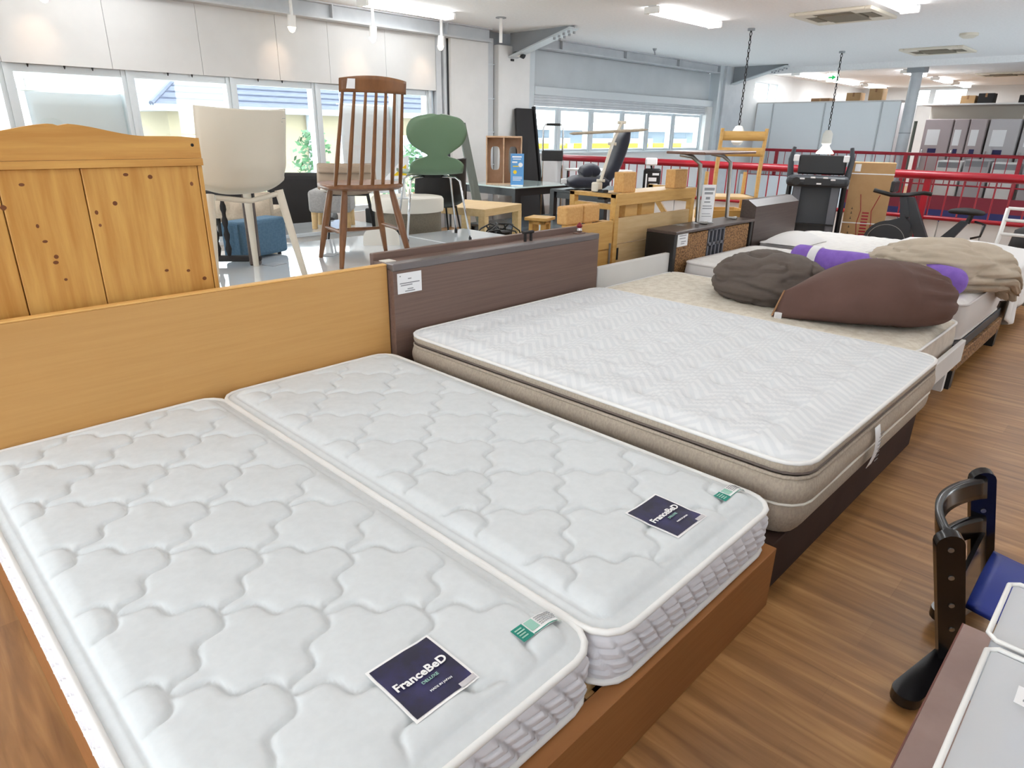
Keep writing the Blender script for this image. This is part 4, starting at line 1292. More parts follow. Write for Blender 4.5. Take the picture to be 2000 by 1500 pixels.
B().tube([pts[8], pts[11]], 0.088, 20).obj('paper_band', M_PAPER, bo, smooth=40)

# --- pine headboard standing behind the honey bed
ph = thing('pine_headboard', 'knotty pine headboard with arched top rail standing behind the honey bed', 'headboard', (0.66, 2.75, 0), w=True)
ph_shift = -0.028
top = [(0.20, 1.2885)]
N = 60
for k in range(N + 1):
    x = 0.20 + 0.905 * k / N
    c = 0.655
    d = abs(x - c)
    z = 1.385 + 0.019 * math.cos(min(1, d / 0.27) * PI)
    if d > 0.27: z = 1.366 - 0.006 * sstep((d - 0.36) / 0.1)
    if d < 0.022: z -= 0.008 * (1 - d / 0.022)
    top.append((x, z))
top.append((1.105, 1.2885))
tr = B().prism(top, 'y', 2.72, 2.752).obj('arched_rail', M_PINEH, ph)
B().prism([(0.20, 1.262), (1.105, 1.262), (1.105, 1.2875), (0.20, 1.2875)], 'y', 2.712, 2.756).obj('moulding', M_PINEH, ph)
B().box(0.2, 1.088, 2.7505, 2.758, 0.25, 1.262).obj('backing', M_PINE, ph)
edges = [0.20, 0.45, 0.692, 1.088]
for a, c in zip(edges[:-1], edges[1:]):
    B().box(a + 0.0015, c - 0.0015, 2.728, 2.75, 0.25, 1.262, 0.003, 1).obj('plank', M_PINE, ph)
B().box(1.089, 1.105, 2.727, 2.765, 0.0, 1.262, 0.002, 1).obj('stile', M_PINE, ph)
B().box(0.182, 0.2, 2.715, 2.765, 0.0, 1.262, 0.002, 1).obj('stile', M_PINE, ph)
q = random.Random(5)
kn_ = None
for k in range(20):
    x, z = q.uniform(0.3, 1.07), q.uniform(0.82, 1.25)
    if kn_ is None:
        kn_ = B().lathe([(0.009, 0), (0.0065, 0.0005), (0.001, 0.0007)], n=12)
        bmesh.ops.rotate(kn_.bm, cent=(0, 0, 0), matrix=Matrix.Rotation(R(90), 3, 'X'), verts=kn_.bm.verts)
        bmesh.ops.translate(kn_.bm, vec=(0.66, 2.75, 0), verts=kn_.bm.verts)
        kn_ = kn_.obj('knot', M_KNOT, ph)
        kn_.location = (x - 0.66, 2.7282 - 2.75, z)
    else:
        o = inst(kn_, ph, (x - 0.66, 2.7282 - 2.75, z))
        o.scale = (q.uniform(0.6, 1.2), 1, q.uniform(0.6, 1.0))
B().cyl((1.077, 2.7185, 1.335), (1.077, 2.722, 1.335), 0.006, n=10).obj('bolt_hole', M_BLACK, ph)

ph.location.x += ph_shift

# ================================================================ RIGHT FOREGROUND
sf = thing('low_shelf', 'reddish brown low shelf carrying the clear storage boxes', 'shelf', (0.9, -0.17, 0), w=True)
B().box(0.3, 1.47, -0.42, 0.095, 0.425, 0.45, 0.001, 1).obj('top_board', M_SHELF, sf)
B().box(0.3, 1.47, 0.095, 0.0975, 0.425, 0.45).obj('edge_band', M_SHELFE, sf)
for x in (0.3, 0.87, 1.445):
    B().box(x, x + 0.025, -0.42, 0.09, 0.0, 0.425).obj('side_panel', M_SHELFE, sf)
B().box(0.325, 1.445, -0.42, 0.085, 0.05, 0.07).box(0.325, 1.445, -0.42, -0.405, 0.07, 0.425).obj('back_and_bottom', M_SHELFE, sf)
def tub(x0, x1, y0, y1, z0, z1, label, cont):
    t = thing('storage_box', label, 'storage box', ((x0 + x1) / 2, (y0 + y1) / 2, z0), w=True)
    w_ = 0.003
    B().box(x0 + 0.01, x1 - 0.01, y0 + 0.01, y1 - 0.012, z0, z0 + w_).box(x0 + 0.01, x0 + 0.01 + w_, y0 + 0.01, y1 - 0.012, z0, z1 - 0.02).box(x1 - 0.01 - w_, x1 - 0.01, y0 + 0.01, y1 - 0.012, z0, z1 - 0.02).box(x0 + 0.01, x1 - 0.01, y0 + 0.01, y0 + 0.01 + w_, z0, z1 - 0.02).box(x0 + 0.01, x1 - 0.01, y1 - 0.012 - w_, y1 - 0.012, z0, z1 - 0.02).obj('tub', M_CLEARB, t)
    l = B().box(x0 + 0.012, x1 - 0.012, y0 + 0.012, y1 - 0.012, z1 - 0.018, z1 - 0.014).obj('lid', M_CLEARL, t)
    B().tube([(x0 + 0.02, y1 - 0.006, z1 - 0.012), (x1 - 0.02, y1 - 0.006, z1 - 0.012), (x1 - 0.006, y1 - 0.02, z1 - 0.012), (x1 - 0.006, y0 + 0.02, z1 - 0.012), (x1 - 0.02, y0 + 0.006, z1 - 0.012), (x0 + 0.02, y0 + 0.006, z1 - 0.012), (x0 + 0.006, y0 + 0.02, z1 - 0.012), (x0 + 0.006, y1 - 0.02, z1 - 0.012)], 0.0045, 8, closed=True).obj('rim', M_WHITE, l, smooth=180)
    if cont:
        B().box(x0 + 0.03, x1 - 0.02, y0 + 0.03, y1 - 0.062, z0 + 0.005, z1 - 0.03, 0.006, 1).obj('folded_contents', M_BLUEC, t)
        lb = B().box(x1 - 0.12, x1 - 0.075, -0.062, -0.016, z1 - 0.0138, z1 - 0.0128).obj('sticker', M_PAPER, l)
        b = B()
        for k in range(3): b.box(x1 - 0.11 + 0.012 * k, x1 - 0.105 + 0.012 * k, -0.055, -0.026, z1 - 0.0128, z1 - 0.0123)
        b.obj('fine_print', M_INK, lb)
    return t
tub(0.6, 1.222, -0.39, 0.043, 0.45, 0.605, 'clear lidded plastic storage box with blue grey contents, nearest at the right edge', True)
tub(1.232, 1.46, -0.39, 0.05, 0.45, 0.605, 'clear lidded plastic storage box standing behind the one with contents', False)

ch = thing('child_chair', 'black lacquered wooden chair with bolted uprights and curved top rail', 'chair', (1.95, 0.15, 0), w=True)
dx = Vector((0.415, 0.012, 0.012))
def bar3(p, q, w_, th, m, name, parent):
    """board from p to q, w_ wide across the view, th thick, rounded ends"""
    p, q = Vector(p), Vector(q)
    d = (q - p).normalized()
    s = Vector((0.55, -0.83, 0)) - d * d.dot(Vector((0.55, -0.83, 0)))
    s.normalize()
    n = d.cross(s)
    b = B()
    ring = []
    K = 8
    for k in range(K + 1):
        a = PI * k / K
        ring.append(q + d * math.sin(a) * w_ / 2 + s * math.cos(a) * w_ / 2)
    for k in range(K + 1):
        a = PI * k / K
        ring.append(p - d * math.sin(a) * w_ / 2 * 0.4 - s * math.cos(a) * w_ / 2)
    A = [b.bm.verts.new(v - n * th / 2) for v in ring]
    C = [b.bm.verts.new(v + n * th / 2) for v in ring]
    N_ = len(ring)
    for k in range(N_):
        b.bm.faces.new((A[k], A[(k + 1) % N_], C[(k + 1) % N_], C[k]))
    b.bm.faces.new(A[::-1])
    b.bm.faces.new(C)
    o = b.obj(name, m, parent, smooth=35)
    return o, s, n
for k in (0, 1):
    o_ = dx * k
    P0_, P1_ = Vector((1.905, 0.125, 0.03)) + o_, Vector((1.755, 0.19, 0.468)) + o_
    u, s_, n_ = bar3(P0_, P1_, 0.064, 0.026, M_BLACKG, 'upright', ch)
    for f in (0.34, 0.54, 0.76, 0.97):
        p = P0_.lerp(P1_, f)
        sgn = 1 if n_.dot(Vector((-1, -0.2, 0.3))) > 0 else -1
        B().cyl(p + n_ * sgn * 0.012, p + n_ * sgn * 0.016, 0.007, n=10).obj('bolt', M_BRUSH, u)
    bar3(Vector((1.93, 0.125, 0.04)) + o_, Vector((1.685, 0.178, 0.036)) + o_, 0.072, 0.03, M_BLACKG, 'foot', ch)
def slat_f(z0, x_off, y_off):
    def f(u, v):
        return (1.765 + 0.395 * u + x_off, 0.195 + 0.062 * math.sin(PI * u) ** 0.8 + y_off - 0.012 * (1 - v), z0 + 0.06 * v)
    return f
B().grid(20, 4, slat_f(0.43, 0.0, 0.0)).obj('top_slat', M_BLACKG, ch, smooth=180, solid=0.018)
B().grid(20, 4, slat_f(0.29, 0.05, -0.02)).obj('lower_slat', M_BLACKG, ch, smooth=180, solid=0.018)
B().quad((1.84, 0.16, 0.30), (2.22, 0.165, 0.30), (2.27, 0.14, 0.14), (1.89, 0.135, 0.14)).obj('back_panel', M_BLACKG, ch, solid=0.012)
B().grid(14, 10, lambda u, v: (1.89 + 0.33 * u, 0.13 - 0.30 * v, 0.235 + 0.02 * math.sin(PI * u) - 0.015 * math.sin(PI * v))).obj('seat', M_COBALT, ch, smooth=180, solid=0.02)
for x in (1.92, 2.2):
    B().cyl((x, -0.12, 0.225), (x + 0.02, -0.14, 0.0), 0.014, n=8).obj('front_leg', M_BLACKG, ch)

# ================================================================ FURNITURE BEHIND THE BEDS
def table(name, label, x0, x1, y0, y1, z, mt, ml, th=0.03, leg=0.05, apron=0.06, rz=0.0, z0=0.0, cat='table', lm=None):
    cx, cy = (x0 + x1) / 2, (y0 + y1) / 2
    t = thing(name, label, cat, (cx, cy, z0), rz)
    hx, hy, h = (x1 - x0) / 2, (y1 - y0) / 2, z - z0
    B().box(-hx, hx, -hy, hy, h - th, h, 0.003, 1).obj('table_top', mt, t)
    if apron:
        i = 0.03
        B().box(-hx + i, hx - i, -hy + i, -hy + i + 0.02, h - th - apron, h - th).box(-hx + i, hx - i, hy - i - 0.02, hy - i, h - th - apron, h - th).box(-hx + i, -hx + i + 0.02, -hy + i, hy - i, h - th - apron, h - th).box(hx - i - 0.02, hx - i, -hy + i, hy - i, h - th - apron, h - th).obj('apron', ml, t)
    i = 0.0 if leg > 0.05 else 0.03
    for (sx, sy) in ((-1, -1), (1, -1), (1, 1), (-1, 1)):
        xx, yy = sx * (hx - i - leg / 2), sy * (hy - i - leg / 2)
        B().box(xx - leg / 2, xx + leg / 2, yy - leg / 2, yy + leg / 2, 0, h - th).obj('leg', ml, t)
    return t
T1 = 0.70
table('display_table', 'glossy white display table under the cream chair and the spindle chair', 0.15, 2.86, 2.87, 4.06, T1, M_WHITEG, M_WHITE, 0.04, 0.06)
table('display_table', 'glossy white display table behind the walnut headboard, under the sage green chair', 2.88, 3.44, 2.87, 3.88, T1, M_WHITEG, M_WHITE, 0.04, 0.06)

# --- cream plastic chair seen from behind
def shell_chair(name, label, loc, rz, m, ml, sc=1.0, legs='taper', top=0.785, w_top=0.44, seat_h=0.42):
    t = thing(name, label, 'chair', loc, rz)
    prof = [(0.22, seat_h + 0.02), (0.15, seat_h + 0.028), (0.0, seat_h + 0.005), (-0.12, seat_h - 0.005), (-0.185, seat_h + 0.03), (-0.215, seat_h + 0.11), (-0.23, seat_h + 0.22), (-0.245, top - 0.05), (-0.25, top)]
    def at(v):
        f = v * (len(prof) - 1)
        i = min(len(prof) - 2, int(f))
        k = f - i
        return prof[i][0] * (1 - k) + prof[i + 1][0] * k, prof[i][1] * (1 - k) + prof[i + 1][1] * k
    def f(u, v):
        y, z = at(v)
        a = 2 * u - 1
        w_ = 0.43 + (w_top - 0.43) * sstep((v - 0.5) / 0.4)
        rim = abs(a) ** 3
        lift = 0.05 * rim * (1 - sstep((v - 0.35) / 0.3)) if v < 0.65 else 0
        y += 0.07 * rim * sstep((v - 0.35) / 0.2)
        z += lift
        if v > 0.95: z -= 0.012 * (1 - a * a) * (v - 0.95) / 0.05
        cut = 1.0 - 0.05 * (1 - sstep(v / 0.12))
        return (a * w_ / 2 * cut, y, z)
    b = B().grid(24, 40, f)
    b.obj('shell', m, t, smooth=180, solid=0.012)
    for (sx, sy) in ((-1, -1), (1, -1), (1, 1), (-1, 1)):
        if legs == 'taper':
            ex = 0.045 if (sx, sy) == (-1, -1) else 0.0
            B().tube([(sx * (0.165 + ex * 0.5), sy * 0.14 - 0.01, seat_h + 0.0), (sx * (0.215 + ex), sy * 0.215 - 0.01, 0.0)], [0.021, 0.015], 10).obj('leg', ml, t, smooth=60)
        else:
            B().tube([(sx * 0.14, sy * 0.12, seat_h), (sx * 0.2, sy * 0.19, 0.0)], 0.008, 8).obj('leg', ml, t, smooth=60)
    if legs == 'taper':
        B().tube([(-0.165, -0.15, seat_h - 0.015), (0, -0.16, seat_h - 0.04), (0.165, -0.15, seat_h - 0.015)], 0.012, 8).obj('brace', ml, t, smooth=60)
    else:
        B().box(-0.15, 0.15, -0.13, 0.13, seat_h - 0.012, seat_h, 0.004, 1).obj('seat_plate', ml, t)
    return t
wc = shell_chair('plastic_chair', 'cream plastic shell chair with its back to us on the white table', (1.40, 3.255, T1), 7, M_CREAMP, M_CREAMP)
B().box(0.15, 0.165, -0.262, -0.257, 0.74, 0.742).box(0.145, 0.15, -0.262, -0.257, 0.725, 0.727).obj('stamp', M_INK, wc)
# leaf of paper and tags on the table
def tagcard(name, label, x, y, rz, sx, sy, m, z=T1):
    t = thing(name, label, 'tag', (x, y, z), rz)
    B().box(-sx / 2, sx / 2, -sy / 2, sy / 2, 0.0, 0.003).obj('card', m, t)
tagcard('leg_pad', 'flat slate blue pad beside the cream chair leg', 1.68, 3.46, 20, 0.1, 0.08, M_STEELD)
tagcard('leg_pad', 'flat grey pad under the left leg of the spindle chair', 2.06, 3.52, 40, 0.1, 0.07, M_STEELD)

# --- brown spindle chair
def windsor(loc, rz):
    t = thing('spindle_chair', 'brown wooden spindle back chair on the white table', 'chair', loc, rz)
    out = []
    for k in range(33):
        a = 2 * PI * k / 32
        out.append(a)
    b = B()
    def ol(a, s=1.0):
        x, y = 0.225 * math.cos(a), 0.205 * math.sin(a)
        x = math.copysign(abs(x / 0.225) ** 0.8 * 0.225, x)
        y = math.copysign(abs(y / 0.205) ** 0.8 * 0.205, y)
        return x * s, y * s
    rings = []
    for (s, z) in ((0.90, 0.395), (1.0, 0.408), (1.0, 0.42), (0.96, 0.428), (0.6, 0.416), (0.02, 0.412)):
        rings.append([b.bm.verts.new((*ol(2 * PI * k / 32, s), z)) for k in range(32)])
    for A, C in zip(rings[:-1], rings[1:]):
        for k in range(32): b.bm.faces.new((A[k], A[(k + 1) % 32], C[(k + 1) % 32], C[k]))
    b.bm.faces.new(rings[0][::-1]); b.bm.faces.new(rings[-1])
    b.obj('seat', M_TEAK, t, smooth=50)
    feet = {}
    for (sx, sy) in ((-1, -1), (1, -1), (1, 1), (-1, 1)):
        a, c = Vector((sx * 0.13, sy * 0.12, 0.40)), Vector((sx * 0.20, sy * 0.19, 0.0))
        feet[(sx, sy)] = (a, c)
        pts = [a.lerp(c, f) for f in (0, 0.1, 0.45, 1)]
        B().tube(pts, [0.013, 0.017, 0.021, 0.012], 10).obj('leg', M_TEAK, t, smooth=60)
    def st(k1, k2, f):
        B().tube([feet[k1][0].lerp(feet[k1][1], f), (feet[k1][0].lerp(feet[k1][1], f) + feet[k2][0].lerp(feet[k2][1], f)) / 2, feet[k2][0].lerp(feet[k2][1], f)], [0.008, 0.012, 0.008], 8).obj('stretcher', M_TEAK, t, smooth=60)
    st((-1, -1), (-1, 1), 0.55); st((1, -1), (1, 1), 0.55)
    st((-1, 1), (1, 1), 0.62)
    # crest rail
    pts = []
    def crest(a):
        return Vector((0.168 * a, -0.315 + 0.05 * a * a, 0.0))
    b = B()
    def f(u, v):
        a = 2 * u - 1
        p = crest(a)
        return (p.x, p.y - 0.012 * v, 0.868 + 0.06 * v + 0.014 * (1 - a * a) * v)
    b.grid(16, 4, f)
    cr = b.obj('crest_rail', M_TEAK, t, smooth=60, solid=0.022)
    B().quad((-0.145, -0.302, 0.882), (-0.105, -0.312, 0.882), (-0.105, -0.324, 0.925), (-0.14, -0.316, 0.925)).obj('white_tag', M_PAPER, t, solid=0.002)
    for k in range(7):
        a = -0.92 + 1.84 * k / 6
        p1 = crest(a) + Vector((0, 0, 0.867))
        p0 = Vector((0.172 * a * 1.15, -0.185 + 0.07 * a * a, 0.41))
        B().tube([p0, p0.lerp(p1, 0.3), p1], [0.010, 0.0125, 0.0075], 8).obj('spindle', M_TEAK, t, smooth=60)
    return t
windsor((2.126, 3.25, T1), -14)

# --- black turned spindle chair back, half hidden by the pine headboard
dk = thing('spindle_chair', 'black chair back with turned spindles between the pine headboard and the cream chair', 'chair', (1.504, 3.60, T1), -40)
for k in range(5):
    x = -0.225 + 0.055 * k
    pr_ = []
    for i in range(17):
        z = 0.05 + 0.30 * i / 16
        pr_.append((0.009 + 0.008 * abs(math.sin(i * 0.82)) ** 2, z))
    B().lathe(pr_, (x, 0, 0), 10).obj('spindle', M_BLACKM, dk, smooth=50)
B().box(-0.27, 0.16, -0.02, 0.02, 0.345, 0.39, 0.006, 1).obj('top_rail', M_BLACKM, dk)
B().box(-0.27, 0.16, -0.02, 0.02, 0.02, 0.05, 0.006, 1).obj('lower_rail', M_BLACKM, dk)
B().box(0.10, 0.155, -0.025, 0.025, 0.0, 0.40, 0.006, 1).obj('post', M_DKBROWN, dk)
B().box(-0.29, -0.255, -0.025, 0.025, 0.0, 0.40, 0.006, 1).obj('post', M_BLACKM, dk)
bl = thing('upholstered_block', 'blue felt upholstered stool standing behind the cream chair', 'stool', (1.74, 3.74, T1), 21)
B().box(-0.19, 0.17, -0.06, 0.09, 0.012, 0.215, 0.02, 3).obj('cushion', M_BLUEF, bl)
for (x, y) in ((-0.15, -0.03), (0.12, -0.03), (-0.15, 0.06), (0.12, 0.06)):
    B().cyl((x, y, 0), (x, y, 0.014), 0.012, n=8).obj('foot', M_BLACK, bl)

# --- sage green plywood chair on thin chrome legs
ac = thing('plywood_chair', 'sage green waisted plywood chair on thin chrome legs', 'chair', (2.96, 3.67, T1), -27)
prof = [(0.20, 0.425), (0.16, 0.44), (0.05, 0.435), (-0.08, 0.43), (-0.165, 0.435), (-0.205, 0.46), (-0.215, 0.495), (-0.222, 0.525), (-0.230, 0.548), (-0.238, 0.575), (-0.247, 0.62), (-0.257, 0.675), (-0.264, 0.73), (-0.268, 0.77), (-0.27, 0.792)]
wid = [0.30, 0.40, 0.43, 0.40, 0.36, 0.35, 0.345, 0.27, 0.13, 0.20, 0.33, 0.385, 0.37, 0.29, 0.09]
def spl(tab, v):
    f = v * (len(tab) - 1)
    i = min(len(tab) - 2, int(f))
    k = f - i
    p0, p1, p2, p3 = tab[max(0, i - 1)], tab[i], tab[i + 1], tab[min(len(tab) - 1, i + 2)]
    g = lambda a, b_, c, d: 0.5 * ((2 * b_) + (-a + c) * k + (2 * a - 5 * b_ + 4 * c - d) * k * k + (-a + 3 * b_ - 3 * c + d) * k ** 3)
    if isinstance(p0, tuple): return tuple(g(*q_) for q_ in zip(p0, p1, p2, p3))
    return g(p0, p1, p2, p3)
def ant(u, v):
    y, z = spl(prof, v)
    a = 2 * u - 1
    w_ = spl(wid, v) / 2
    return (a * w_, y + 0.035 * a * a * sstep((v - 0.55) / 0.2), z + 0.01 * a * a * (1 - sstep((v - 0.3) / 0.2)))
B().grid(16, 56, ant).obj('shell', M_GREEN, ac, smooth=180, solid=0.011)
for (sx, sy) in ((-1, -1), (1, -1), (1, 1), (-1, 1)):
    B().tube([(sx * 0.05, sy * 0.04 - 0.02, 0.415), (sx * 0.14, sy * 0.11 - 0.02, 0.41), (sx * 0.165, sy * 0.13 - 0.02, 0.385), (sx * 0.215, sy * 0.20 - 0.02, 0.012)], 0.0075, 8).obj('leg', M_CHROME, ac, smooth=180)
    B().cyl((sx * 0.215, sy * 0.2 - 0.02, 0.0), (sx * 0.214, sy * 0.199 - 0.02, 0.025), 0.011, n=8).obj('foot_cap', M_BLACK, ac)
B().cyl((0, -0.02, 0.405), (0, -0.02, 0.43), 0.08, n=16).obj('mount_plate', M_BLACKM, ac)
# white tilted sign with a yellow field beside it
sg = thing('sign_board', 'white tilted card with a yellow field left of the green chair', 'sign', (2.99, 4.06, 0.932), -40)
B().prism([(-0.12, 0.128), (0.06, 0.148), (0.07, 0.298), (0.045, 0.293)], 'y', -0.005, 0.005).obj('card', M_PAPER, sg)
B().prism([(-0.05, 0.158), (0.05, 0.163), (0.05, 0.238)], 'y', -0.007, -0.005).obj('yellow_field', M_YELLOW, sg)
B().box(0.02, 0.04, 0.005, 0.015, 0.0, 0.2).box(-0.02, 0.08, -0.03, 0.05, 0.0, 0.008).obj('stand', M_CLEARL, sg)
ot = thing('round_ottoman', 'round lidded storage ottoman, white top and taupe sides, behind the green chair', 'ottoman', (3.15, 4.19, 0.52))
B().lathe([(0.245, 0.0), (0.25, 0.02), (0.25, 0.32)], n=48).obj('drum', M_TAUPE, ot, smooth=40)
B().lathe([(0.268, 0.31), (0.272, 0.325), (0.272, 0.395), (0.262, 0.41), (0.01, 0.412)], n=48).obj('lid', M_CREAMF, ot, smooth=40)
table('low_table', 'low white table under the round ottoman', 2.87, 3.45, 3.9, 4.9, 0.52, M_WHITEG, M_WHITE, 0.03, 0.05)
M_TAUPEC = mat('taupe_chair_back', (168, 148, 128), 0.6)
bk = shell_chair('padded_chair', 'white padded chair with taupe back and thin dark legs, seen through the spindles', (2.90, 4.60, 0.52), -35, M_TAUPEC, M_BLACKM, legs='thin', top=0.63, w_top=0.40, seat_h=0.42)
B().box(-0.2, 0.2, -0.16, 0.2, 0.44, 0.47, 0.015, 2).obj('seat_pad', M_CREAMF, bk)
sm = thing('toddler_chair', 'small rounded white seat back rising above the walnut headboard', 'seat', (2.50, 3.62, T1), -38)
B().prism([(-0.115, 0.0)] + [(0.115 * math.cos(PI - PI * k / 14), 0.03 + 0.085 * math.sin(PI * k / 14) ** 0.6) for k in range(15)] + [(0.115, 0.0)], 'y', -0.012, 0.012).obj('back', M_CREAMF, sm)
B().box(-0.1, 0.1, -0.0, 0.18, 0.0, 0.03, 0.008, 2).obj('seat', M_CREAMF, sm)

# --- seats and tables farther back
ar = thing('high_back_chair', 'dark brown high backed armchair between the cream chair and the spindle chair', 'armchair', (3.06, 5.72, 0), -35)
B().box(-0.24, 0.24, -0.1, 0.06, 0.42, 1.03, 0.05, 3).obj('backrest', M_BLACKM, ar)
B().box(-0.25, 0.25, -0.08, 0.5, 0.30, 0.45, 0.05, 3).obj('seat', M_BLACKM, ar)
for s in (-1, 1):
    B().box(s * 0.29 - 0.035, s * 0.29 + 0.035, -0.05, 0.42, 0.40, 0.64, 0.03, 2).obj('armrest', M_BLACKM, ar)
B().cyl((0, 0.2, 0.03), (0, 0.2, 0.3), 0.04, n=12).obj('stem', M_CHROME, ar)
B().cyl((0, 0.2, 0), (0, 0.2, 0.03), 0.26, n=24).obj('base', M_BLACK, ar)
gs = thing('square_stool', 'light grey fabric stool on pale wooden legs, seen between the spindle chair legs', 'stool', (3.05, 5.1, 0.62), -40)
B().box(-0.17, 0.17, -0.17, 0.17, 0.13, 0.31, 0.03, 3).obj('cushion', M_GREY, gs)
for (x, y) in ((-0.13, -0.13), (0.13, -0.13), (0.13, 0.13), (-0.13, 0.13)):
    B().cyl((x, y, 0.14), (x * 1.05, y * 1.05, 0), 0.028, 0.022, 10).obj('leg', M_PINEL, gs, smooth=50)
table('low_table', 'long white table under the grey stool and the tufted bench', 1.0, 3.42, 4.92, 5.5, 0.62, M_WHITEG, M_WHITE, 0.03, 0.05)
tu = thing('tufted_bench', 'beige tufted bench back seen under the cream chair', 'bench', (2.25, 5.05, 0.62), -42)
B().grid(40, 14, lambda u, v: (-0.22 + 0.44 * u, -0.06 - 0.035 * abs(math.sin(u * PI * 3)) * math.sin(PI * min(1, v * 1.1)), 0.14 + 0.19 * v)).box(-0.22, 0.22, -0.06, 0.06, 0.14, 0.33, 0.03, 2).obj('tufted_back', M_BEIGEF, tu, smooth=180)
B().box(-0.22, 0.22, 0.0, 0.4, 0.1, 0.2, 0.03, 2).obj('seat', M_BEIGEF, tu)
for (x, y) in ((-0.19, 0.0), (0.19, 0.0), (0.19, 0.36), (-0.19, 0.36)):
    B().cyl((x, y, 0), (x, y, 0.14), 0.015, n=8).obj('leg', M_BLACKM, tu)
table('low_table', 'low white table under the dark grey cushion', 2.3, 2.84, 4.1, 4.88, 0.52, M_WHITEG, M_WHITE, 0.03, 0.05)
table('side_table', 'small white side table behind the blue stool', 1.86, 2.22, 4.18, 4.52, 0.66, M_WHITE, M_WHITE, 0.02, 0.03, 0.03, rz=8, z0=0.0)
cu = thing('cushion', 'dark grey floor cushions stacked under the spindle chair', 'cushion', (2.55, 4.45, 0.52))
B().grid(20, 14, lambda u, v: ((u - 0.5) * 0.34, (v - 0.5) * 0.3, 0.01 + 0.10 * max(0, math.sin(PI * u) * math.sin(PI * v)) ** 0.4)).obj('cover', M_DKGREYF, cu, smooth=180)

# --- oak coffee table on black low tables
table('low_table', 'black low table with pale glass top under the oak coffee table', 3.46, 5.0, 3.62, 5.3, 0.40, M_GLASST, M_BLACK, 0.012, 0.06, 0.1)
table('low_table', 'wide black low table right of the oak coffee table', 5.15, 6.6, 4.1, 5.75, 0.42, M_BLACKG, M_BLACK, 0.03, 0.07, 0.08)
lk = table('coffee_table', 'square light oak coffee table with thick legs standing on a black table', 3.96, 4.61, 4.36, 5.01, 0.765, M_BIRCH, M_BIRCH, 0.065, 0.065, 0, rz=14, z0=0.40)
ys = table('pine_stool', 'small yellow pine frame stool before the oak coffee table', 4.1, 4.3, 3.68, 3.88, 0.74, M_PINEY, M_PINEY, 0.025, 0.035, 0.03, rz=20, z0=0.40)
shell_chair('plastic_chair', 'black plastic chair half hidden behind the sage green chair', (3.60, 4.42, 0.40), -20, M_BLACK, M_BLACKM, legs='thin', top=0.80, w_top=0.42)
wr_ = thing('cable_coil', 'tangled black cable lying behind the walnut headboard', 'cable', (3.62, 3.8, 0.40))
pts = []
for k in range(90):
    a = k * 0.55
    pts.append((0.16 * math.cos(a) * (1 + 0.3 * math.sin(k * 0.21)) + 0.002 * k, 0.07 * math.sin(a * 1.1), 0.22 + 0.07 * math.sin(k * 0.9) + 0.04 * math.sin(k * 0.37)))
B().tube(pts, 0.006, 6).obj('cord', M_BLACK, wr_, smooth=180)
B().box(0.12, 0.22, -0.04, 0.04, 0.0, 0.26, 0.01, 1).obj('power_brick', M_BLACK, wr_)
bx = thing('black_speaker_box', 'black boxy unit behind the round ottoman', 'box', (3.75, 5.12, 0.40), 14)
B().box(-0.3, 0.3, -0.15, 0.15, 0.0, 0.34, 0.01, 1).obj('case', M_BLACKM, bx)
B().box(-0.26, 0.26, -0.158, -0.15, 0.04, 0.3).obj('front', M_TREAD, bx)

dt = table('dining_table', 'black dining table carrying the plywood box and the blue sign', 6.62, 7.82, 6.42, 7.52, 0.70, M_GLASST, M_BLACK, 0.02, 0.06, 0.1)
pb = thing('plywood_box_shelf', 'pinkish plywood box with two oval openings on the black dining table', 'box shelf', (6.98, 7.0, 0.70), -45)
def holed(x0, x1, z0, z1, hx0, hx1, hz0, hz1, y0, y1, b):
    """board with a rounded upright opening"""
    out_ = []
    n = 28
    cx, cz = (hx0 + hx1) / 2, (hz0 + hz1) / 2
    rx, rz_ = (hx1 - hx0) / 2, (hz1 - hz0) / 2
    inn, o2 = [], []
    for k in range(n):
        a = 2 * PI * (k + 0.5) / n
        c, s = math.cos(a), math.sin(a)
        inn.append((cx + rx * math.copysign(abs(c) ** 0.5, c), cz + rz_ * math.copysign(abs(s) ** 0.5, s)))
        m_ = max(abs(c), abs(s))
        o2.append((min(x1, max(x0, (x0 + x1) / 2 + (x1 - x0) / 2 * c / m_)), min(z1, max(z0, (z0 + z1) / 2 + (z1 - z0) / 2 * s / m_))))
    V = {}
    for nm, ring in (('i', inn), ('o', o2)):
        for yy in (y0, y1):
            V[(nm, yy)] = [b.bm.verts.new((p[0], yy, p[1])) for p in ring]
    for k in range(n):
        j = (k + 1) % n
        b.bm.faces.new((V[('o', y0)][k], V[('o', y0)][j], V[('i', y0)][j], V[('i', y0)][k]))
        b.bm.faces.new((V[('o', y1)][j], V[('o', y1)][k], V[('i', y1)][k], V[('i', y1)][j]))
        b.bm.faces.new((V[('i', y0)][k], V[('i', y0)][j], V[('i', y1)][j], V[('i', y1)][k]))
        b.bm.faces.new((V[('o', y0)][j], V[('o', y0)][k], V[('o', y1)][k], V[('o', y1)][j]))
b = B()
holed(-0.25, 0.0, 0.01, 0.62, -0.19, -0.06, 0.18, 0.5, 0.13, 0.145, b)
b.obj('back_board', M_PINKPLY, pb)
b = B()
holed(0.0, 0.25, 0.01, 0.62, 0.07, 0.19, 0.12, 0.5, 0.13, 0.145, b)
b.obj('back_board', M_PINKPLY, pb)
B().box(-0.25, 0.25, -0.15, 0.145, 0.62, 0.64).obj('top_board', M_PINKPLY, pb)
B().box(-0.25, 0.25, -0.15, 0.145, 0.0, 0.015).obj('bottom_board', M_PINKPLY, pb)
for x in (-0.25, -0.012, 0.235):
    B().box(x, x + 0.016, -0.15, 0.13, 0.015, 0.62).obj('upright_board', M_PINKPLY, pb)
